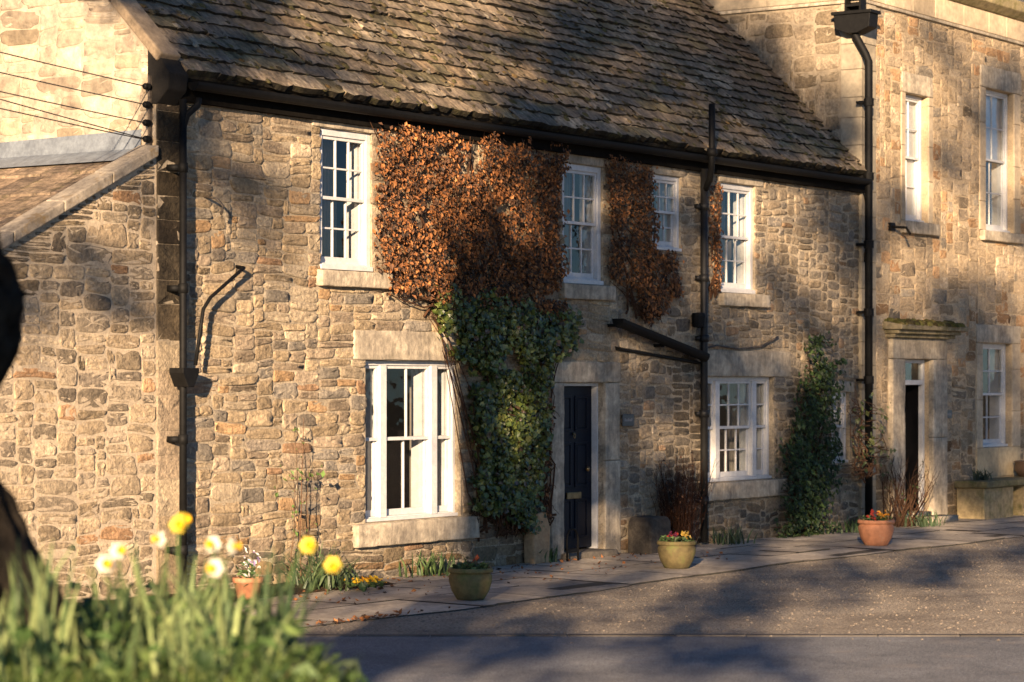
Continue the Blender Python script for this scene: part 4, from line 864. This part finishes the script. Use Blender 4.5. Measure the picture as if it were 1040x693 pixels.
# grassy bank in the foreground
def sm(t): t = max(0, min(1, t)); return t*t*(3-2*t)
def bank_h(lat, dep):
    top_ = .64+.52*sm(dep/9) if dep < 9 else 1.16-.04*(dep-9)
    edge = -.86-(dep-9.5)*.20 if dep > 9.5 else -.86+(9.5-dep)*.06
    h = top_*(1-sm((lat-edge)/1.3))
    h *= 1-sm((dep-14.2)/3.2)
    return h+.05*(vn(lat*2.2+5, dep*2.2)-.5)*sm(h*3)-.08
bm = MB(); La = np.linspace(-9, 1.6, 90); De = np.linspace(-6, 19, 170)
vs = [cd(a, d, bank_h(a, d)) for a in La for d in De]; nd = len(De)
bm.add(vs, [(i*nd+j, (i+1)*nd+j, (i+1)*nd+j+1, i*nd+j+1) for i in range(len(La)-1) for j in range(nd-1)]); struct('grass_bank', bm, TURF, True)
r = np.random.default_rng(41); base = []; 
while len(base) < 15000:
    d = r.uniform(8.6, 15.5); a = r.uniform(-.24*d, .15)
    h = bank_h(a, d)
    if h < .05: continue
    if d > 12.5 and r.random() < .5: continue
    base.append(cd(a, d, h))
base = V(base); n = len(base); gm = MB()
blades(gm, base,   .05+.13*r.random(n)**1.7, .006+.005*r.random(n), .3+.9*r.random(n), pick([(.11, .17, .045, 3), (.05, .09, .025, 3.5), (.20, .25, .07, 1.3), (.24, .20, .10, .5)], n, .2, r), r)
n = 800; idx = r.integers(0, len(base), n); leaves(gm, base[idx]+np.c_[np.zeros(n), np.zeros(n), .05+.16*r.random(n)], np.tile([-.3, -.3, 1], (n, 1)), np.full(n, .08), pick([(.06, .11, .03, 3), (.14, .20, .06, 1), (.03, .06, .02, 2)], n, .2, r), rr=r)
o = obj('grass', gm, GRASS); o['kind'] = 'stuff'; o['label'] = 'long green grass and weeds on the foreground bank'; o['category'] = 'grass'

# foreground daffodils
WHT, YLW, TRP = (.70, .68, .56), (.72, .56, .07), (.75, .46, .03)
def daffodil(lat, dep, nl, hl, flowers, label, seed, spread=.10, pal=((.20, .27, .11, 3), (.28, .34, .14, 2), (.10, .16, .06, 2))):
    r = np.random.default_rng(seed); c = cd(lat, dep, bank_h(lat, dep)); t = thing('daffodil', label, 'flower', c, 'daffodils on the grass bank')
    b = np.c_[c[0]+r.normal(0, spread, nl), c[1]+r.normal(0, spread, nl), np.full(nl, c[2]-.02)]
    m = MB(); blades(m, b, hl*1.18*(.62+.48*r.random(nl)), .016+.012*r.random(nl), .10+.55*r.random(nl)**1.6, pick(pal, nl, .18, r), r, seg=5, curl=.4); obj('foliage', m, GRASS, t)
    for (fx, fy, Z, kind, face) in flowers:
        f = CAM+Z*(DP+RT*(fx-520)/2600+UP*(388-fy)/2600)
        face = RT*face[0]-DP*face[1]+UP*face[2]; face = face/np.linalg.norm(face)
        b0 = V([c[0]+r.normal(0, spread*.4), c[1]+r.normal(0, spread*.4), c[2]-.02]); neck = f-face*.035
        q = np.linspace(0, 1, 8)[:, None]; ctrl = V([(b0[0]*.3+neck[0]*.7), (b0[1]*.3+neck[1]*.7), neck[2]+.03]); pts = b0*(1-q)**2+ctrl*2*q*(1-q)+neck*q*q
        sm_ = MB(); sm_.tube(pts, .0042, 6, (.12, .19, .06)); obj('flower_stem', sm_, GRASS, t, smooth=True)
        e1 = np.cross(face, UP); e1 /= np.linalg.norm(e1); e2 = np.cross(e1, face)
        fm = MB(); cp_ = WHT if kind == 'w' else YLW
        for k in range(6):
            a = k*PI/3+(.1 if k % 2 else 0); d = e1*math.cos(a)+e2*math.sin(a); s2 = np.cross(face, d); L_ = .038
            vs = []
            for tt, ww in ((.08, .006), (.35, .015), (.65, .016), (.9, .009), (1.0, .001)):
                cc = f+d*L_*tt+face*(.010*math.sin(tt*2.5)-.012*tt*tt)*(1 if k % 2 else .7); vs += [cc-s2*ww, cc+face*.003, cc+s2*ww]
            fm.add(vs, [(3*i+j, 3*i+j+1, 3*i+j+4, 3*i+j+3) for i in range(4) for j in range(2)], cp_)
        fl_ = obj('flower', fm, PETAL, t)
        tm = MB(); tm.lathe([(.007, -.002), (.010, .012), (.012, .024), (.016, .032), (.018, .034), (.014, .028), (.008, .014), (.002, .006)], f, 14, TRP if kind == 'w' else (.80, .50, .02), ax=face, wob=.06); obj('trumpet', tm, PETAL, fl_, smooth=True)
LT = lambda px, Z: (px-520)/2600*Z
daffodil(LT(30, 9.3), 9.3, 34, .46, [], 'clump of tall daffodil leaves at the left edge without flowers', 1, .12)
daffodil(LT(66, 10.0), 10.0, 24, .42, [], 'leafy daffodil clump without flowers just right of the left edge clump', 2, .10)
daffodil(LT(128, 10.2), 10.2, 22, .40, [(107, 573, 9.7, 'w', (.25, .8, .1)), (120, 560, 10.3, 'w', (.5, .8, .2))], 'daffodil with two white flowers with orange trumpets, leftmost in bloom', 3, .10)
daffodil(LT(172, 10.3), 10.3, 36, .46, [(163, 548, 10.6, 'w', (-.7, .5, .1)), (181, 533, 10.2, 'y', (.25, .9, .05)), (186, 529, 10.4, 'y', (.6, .7, .3))], 'tallest daffodil clump bearing plain yellow flowers', 4, .12)
daffodil(LT(212, 9.8), 9.8, 30, .42, [(216, 553, 10.2, 'w', (-.3, .9, .1)), (236, 555, 10.3, 'w', (.8, .4, .1)), (218, 577, 9.6, 'w', (-.35, .9, .05))], 'daffodil with three white petalled flowers right of the yellow ones', 5, .11)
daffodil(LT(272, 10.2), 10.2, 34, .44, [(313, 554, 10.4, 'y', (.2, .9, .1)), (338, 574, 10.3, 'y', (.1, .9, -.1))], 'rightmost dark leaved daffodil with two yellow flowers leaning right', 6, .07, ((.05, .09, .04, 3), (.08, .13, .055, 2)))

daffodil(LT(98, 9.2), 9.2, 20, .26, [], 'short leafy daffodil clump low on the bank below the leftmost white flowers', 11, .09)
daffodil(LT(178, 9.0), 9.0, 24, .27, [], 'short leafy daffodil clump at the bottom of the bank below the tall yellow flowers', 12, .10)
daffodil(LT(250, 9.5), 9.5, 20, .28, [], 'short leafy daffodil clump in front of the dark leaved one at the right', 13, .08)
daffodil(LT(10, 8.9), 8.9, 20, .28, [], 'short leafy daffodil clump in the bottom left corner of the bank', 14, .09)

# ================================================================== old tree at the left edge
def trunk_mesh(mb, rings, n=28, col=(1, 1, 1), seed=1, rough=.06):
    vs = []
    for i, (c, r_) in enumerate(rings):
        for j in range(n):
            a = 2*PI*j/n; q = r_*(1+rough*2*(vn(j*.9+seed, i*.7)-.5)+rough*1.5*math.sin(a*5+i*.25+seed)); vs.append((c[0]+q*math.cos(a), c[1]+q*math.sin(a), c[2]))
    k = len(rings); mb.add(vs, [(i*n+j, i*n+(j+1) % n, (i+1)*n+(j+1) % n, (i+1)*n+j) for i in range(k-1) for j in range(n)]+[tuple(range((k-1)*n, k*n))], col)
ot = thing('old_tree', 'gnarled dark tree trunk with a swollen burr at the left edge of the bank', 'tree', cd(-2.5, 10.5, 1.0))
prof = [(.8, .86), (1.0, .76), (1.2, .69), (1.346, .63), (1.435, .58), (1.55, .52), (1.64, .46), (1.72, .44), (1.807, .385), (1.9, .36), (2.0, .35), (2.1, .365), (2.2, .405), (2.3, .455), (2.4, .485), (2.52, .485), (2.6, .46), (2.71, .40), (2.85, .35), (3.1, .32), (3.6, .30), (4.4, .28), (5.4, .25), (6.4, .22)]
tm = MB(); tz = []
zs_, rs_ = [p[0] for p in prof], [p[1] for p in prof]
for z_ in np.concatenate([np.linspace(.75, 3.1, 80), np.linspace(3.2, 6.4, 20)]): tz.append((cd(-2.50-max(0, z_-2.8)*.13, 10.5, z_), float(np.interp(z_, zs_, rs_))))
vs = []; nT = 110
for i, (c, r_) in enumerate(tz):
    for j in range(nT):
        a = 2*PI*j/nT; rdg = abs(vn(j*.42+2*vn(i*.16, 3), i*.10)-.5)*2; q = r_*(1+.05*(vn(math.cos(a)*2+9, math.sin(a)*2+i*.09)-.5))+  .085*(rdg-.5)+.03*(vn(j*1.3, i*.5)-.5)+.035*math.sin(a*5+i*.03)*min(1, r_)
        vs.append((c[0]+q*math.cos(a), c[1]+q*math.sin(a), c[2]))
tm.add(vs, [(i*nT+j, i*nT+(j+1) % nT, (i+1)*nT+(j+1) % nT, (i+1)*nT+j) for i in range(len(tz)-1) for j in range(nT)]+[tuple(range((len(tz)-1)*nT, len(tz)*nT))])
obj('trunk', tm, BARK, ot, smooth=True)
lim = MB(); r = np.random.default_rng(77); ends = []
tp_ = tz[-1][0]
for k in range(7):
    a = math.atan2(SUNH[1], SUNH[0])+r.uniform(-.22, .22); d = V([math.cos(a), math.sin(a), 0])*r.uniform(.5, .95); L_ = r.uniform(2.2, 3.8)
    s0 = V(tz[-1-(k % 3)*3][0]); pts = [s0+d*L_*q+V([0, 0, 1])*(L_*.75*q+.4*math.sin(q*3))+r.normal(0, .05, 3)*(q > 0) for q in np.linspace(0, 1, 7)]
    lim.tube(pts, np.linspace(.17, .03, 7), 8); ends += pts[3:]
    for _ in range(5):
        i = r.integers(2, 6); e = pts[i]+V([SUNH[0]*r.uniform(-.3, .8)+r.normal(0, .2), SUNH[1]*r.uniform(-.3, .8)+r.normal(0, .2), r.uniform(.4, 1.1)]); lim.tube([pts[i], (pts[i]+e)/2+r.normal(0, .08, 3), e], [.04, .025, .008], 5); ends.append(e)
obj('limb', lim, BARK, ot, smooth=True)

# ================================================================== unseen trees towards the sun: leaf clumps set where dappled shade is wanted
def source(P_, plane):
    """the point on the ray from P_ towards the sun, where it crosses the row of trees at x = plane"""
    t = (plane-P_[0])/SUNH[0]
    return V([plane, P_[1]+SUNH[1]*t, P_[2]+math.tan(SUN_EL)*t])
def pn(x, z, k=1): return vn(x*k+40, z*k+11)
def d_facade(x, z):
    n_ = pn(x, z*1.2, .9)
    if x < -7.3: return 0.05
    if x < -4.9: return .5*sm((z-3.3)/.7)*(x < -5.4)
    if x < -1.3: return (.0 if z > 3 else .06*(n_ > .62))+(.6 if x > -2.1 and z < 2.8 else 0)
    if x < 3.2: return .1 if (.9 < x < 2.4 and 1.0 < z < 2.5) else .9
    if x < 5.0 and z > 3.2: return .0
    if x < 5.0: return .7 if x < 4.4 else .25
    return .08 if (x < 6.3 and z > 3.7) else (.75 if z > 2.6 else .85)*(.5+.7*n_)
def d_town(x, z):
    n_ = pn(x*.8, z*.8, .8)
    st_ = abs((z-7.6)+(x-13.4)*-.62+0)
    if z > 3.6: return .95 if abs(z-(4.3+(x-8.3)*.58)) < .3 else .04+.3*(n_ > .66)
    return (.75 if n_ > .46 else .05)-(.4 if 8.2 < x < 9 and z > 1.5 else 0)
def d_roof(x, s):
    n_ = pn(x, s, .55); m_ = pn(x*1.3-s*1.1+7, s*.4+x*.2, .5)
    return 1 if m_ > .60 else (.7 if x > -.5 and s < 1.8 and n_ > .40 else .25 if n_ > .6 else .0)
def d_road(x, y):
    a = pn(x*.25+y*.1, y*1.1, .9); return .85 if a < .47 else .0
tgt = []
r = np.random.default_rng(99)
def sample(n, f, P):
    for _ in range(n):
        p, w_ = P()
        if r.random() < w_: tgt.append(p)
def S1(): x, z = r.uniform(-7.7, 8), r.uniform(0, 5.1); return V([x, 0, z]), d_facade(x, z)
def S2(): x, z = r.uniform(8, 15), r.uniform(0, 8.4); return V([x, TY, z]), d_town(x, z)
def S3(): x, s = r.uniform(-7.3, 8), r.uniform(0, 4.6); return V(RP(x, s, 0)), d_roof(x, s)
def S4(): x, y = r.uniform(-11, 12), r.uniform(-9.5, -2.4); return V([x, y, 0]), d_road(x, y)
def S5(): x, y = r.uniform(-7, 13), r.uniform(-2.4, -.3); return V([x, y, 0]), .85 if pn(x, y, 1.0) > .52 else .12
def S6(): y, z = r.uniform(0, 3), r.uniform(5.3, 8.4); return V([XR, y, z]), .95 if pn(y*1.5+3, z*.25, 1.5) > .55 else .0
DEN = 10
def S7(): x, z = r.uniform(-2.2, 3.2), r.uniform(0, 5); return V([x, 0, z]), (0 if (.9 < x < 2.4 and 1.0 < z < 2.5) else .9 if (z < 2.9 or x > -.9) else 0)
sample(95, 0, S7)
def S8(): z = r.uniform(1.0, 3.0); p = cd(-2.5+r.uniform(-.5, .5), 10.5, z); return p, .9
sample(22, 0, S8)
def S12(): x, z = r.uniform(-10.5, -7.8), r.uniform(2.5, 4.1); return V([x, 0, z]), .8 if z < lz(x) and z > 2.4+.25*(x+10.5) else 0
sample(20, 0, S12)
def S9(): x, z = r.uniform(3.2, 7.6), r.uniform(0, 5); return V([x, 0, z]), max(0, d_facade(x, z)-.1)
sample(60, 0, S9)
def S10(): x, z = r.uniform(7.7, 14.5), r.uniform(0, 8.2); return V([x, TY, z]), max(0, d_town(x, z)-.3)
sample(260, 0, S10)
def S11(): x, s_ = r.uniform(-5, 7.6), r.uniform(0, 4.4); return V(RP(x, s_, 0)), max(0, d_roof(x, s_)-.4)
sample(120, 0, S11)
sample(int(15.7*5.1*.35*DEN), 0, S1); sample(int(7*8.4*.35*DEN), 0, S2); sample(int(15.3*4.6*.40*DEN), 0, S3); sample(int(23*7*.2*DEN), 0, S4); sample(int(20*2.1*.2*DEN), 0, S5); sample(int(3*3.1*.9*DEN), 0, S6)
src_ = []
for p in tgt:
    q = source(p, r.uniform(-37.5, -31.5)); k = (q[0]+18.8)/SUNH[0]; b_ = q-V([SUNH[0], SUNH[1], math.tan(SUN_EL)])*k      # keep a gap that lets the sun onto the daffodils
    la = (b_-CAM) @ RT
    if .6 < b_[2] < 2.1 and -2.15 < la < -.2 and r.random() < .95: continue
    src_.append(q)
TREES = [(-34.8, -17.2), (-35.2, -24.1), (-33.6, -26.9), (-35.0, -30.0)]
own = [[] for _ in TREES]
for p in src_: own[int(np.argmin([abs(p[1]-t_[1])+.3*abs(p[0]-t_[0]) for t_ in TREES]))].append(p)
for ti, ((tx, ty), pts_) in enumerate(zip(TREES, own)):
    t = thing('shade_tree', 'unseen tree behind the camera, crown shaped to shade the street', 'tree', (tx, ty, -.05), 'trees in the row behind the camera')
    r = np.random.default_rng(200+ti); tm = MB()
    rings = [(V([tx+.12*math.sin(z_*.5), ty+.1*math.cos(z_*.4), z_]), .34*(1-z_/15)+.12*max(0, 1-z_)) for z_ in np.linspace(-.1, 7.4, 14)]
    trunk_mesh(tm, rings, 14, seed=ti); obj('trunk', tm, BARK, t, smooth=True)
    lm, lb = MB(), MB(); nodes = [rings[i][0] for i in range(5, 14)]
    order = sorted(pts_, key=lambda p: math.hypot(p[0]-tx, p[1]-ty))
    for p in order:
        d = [np.linalg.norm(p-q)+max(0, q[2]-p[2])*1.0 for q in nodes]; q = nodes[int(np.argmin(d))]
        L_ = np.linalg.norm(p-q); mid = (p+q)/2+V([0, 0, .12*L_])+r.normal(0, .05*L_, 3); r0 = min(.06, .012+.02*L_)
        lb.tube([q, mid, p], [r0, r0*.7, r0*.4], 5); nodes.append(p); nodes.append(mid)
        n = 34; lp = p+r.normal(0, .21, (n, 3)); leaves(lm, lp, r.normal(0, 1, (n, 3)), np.full(n, .22), pick(P_GRN, n, .2, r), rr=r)
    if lb.n: obj('limb', lb, BARK, t); obj('crown', lm, LEAF, t)

# ================================================================== sky, sun, camera
wd_ = bpy.data.worlds.new('World'); SC.world = wd_; wd_.use_nodes = True
nt = wd_.node_tree; bg = nt.nodes['Background']; sky = nt.nodes.new('ShaderNodeTexSky'); sky.sky_type = 'NISHITA'; sky.sun_disc = False
sky.sun_elevation = SUN_EL; sky.sun_rotation = math.atan2(SUNH[0], SUNH[1]) % (2*PI); sky.air_density = .7; sky.dust_density = .2; sky.ozone_density = 4.0
nt.links.new(sky.outputs[0], bg.inputs[0]); bg.inputs[1].default_value = .05
from mathutils import Vector
L_ = bpy.data.lights.new('sun', 'SUN'); L_.energy = 5.0; L_.angle = rad(.55); L_.color = (1, .725, .47)
so_ = bpy.data.objects.new('sun', L_); COL.objects.link(so_)
so_.rotation_euler = Vector((-SUNH[0]*math.cos(SUN_EL), -SUNH[1]*math.cos(SUN_EL), -math.sin(SUN_EL))).to_track_quat('-Z', 'Y').to_euler()
so_.location = (-30, -12, 20)
cam = bpy.data.cameras.new('camera'); co = bpy.data.objects.new('camera', cam); COL.objects.link(co); SC.camera = co
co.location = CAM; co.rotation_euler = Vector(DP).to_track_quat('-Z', 'Y').to_euler()
cam.sensor_width = 36; cam.lens = 2600/1040*36; cam.shift_y = (388-346.5)/1040; cam.clip_end = 2000; cam.clip_start = .1
cam.dof.use_dof = True; cam.dof.focus_distance = 28.8; cam.dof.aperture_fstop = 2.3
SC.view_settings.view_transform = 'Standard'; SC.view_settings.look = 'None'; SC.view_settings.gamma = 1; SC.view_settings.use_curve_mapping = False
SC.view_settings.exposure = 1.85
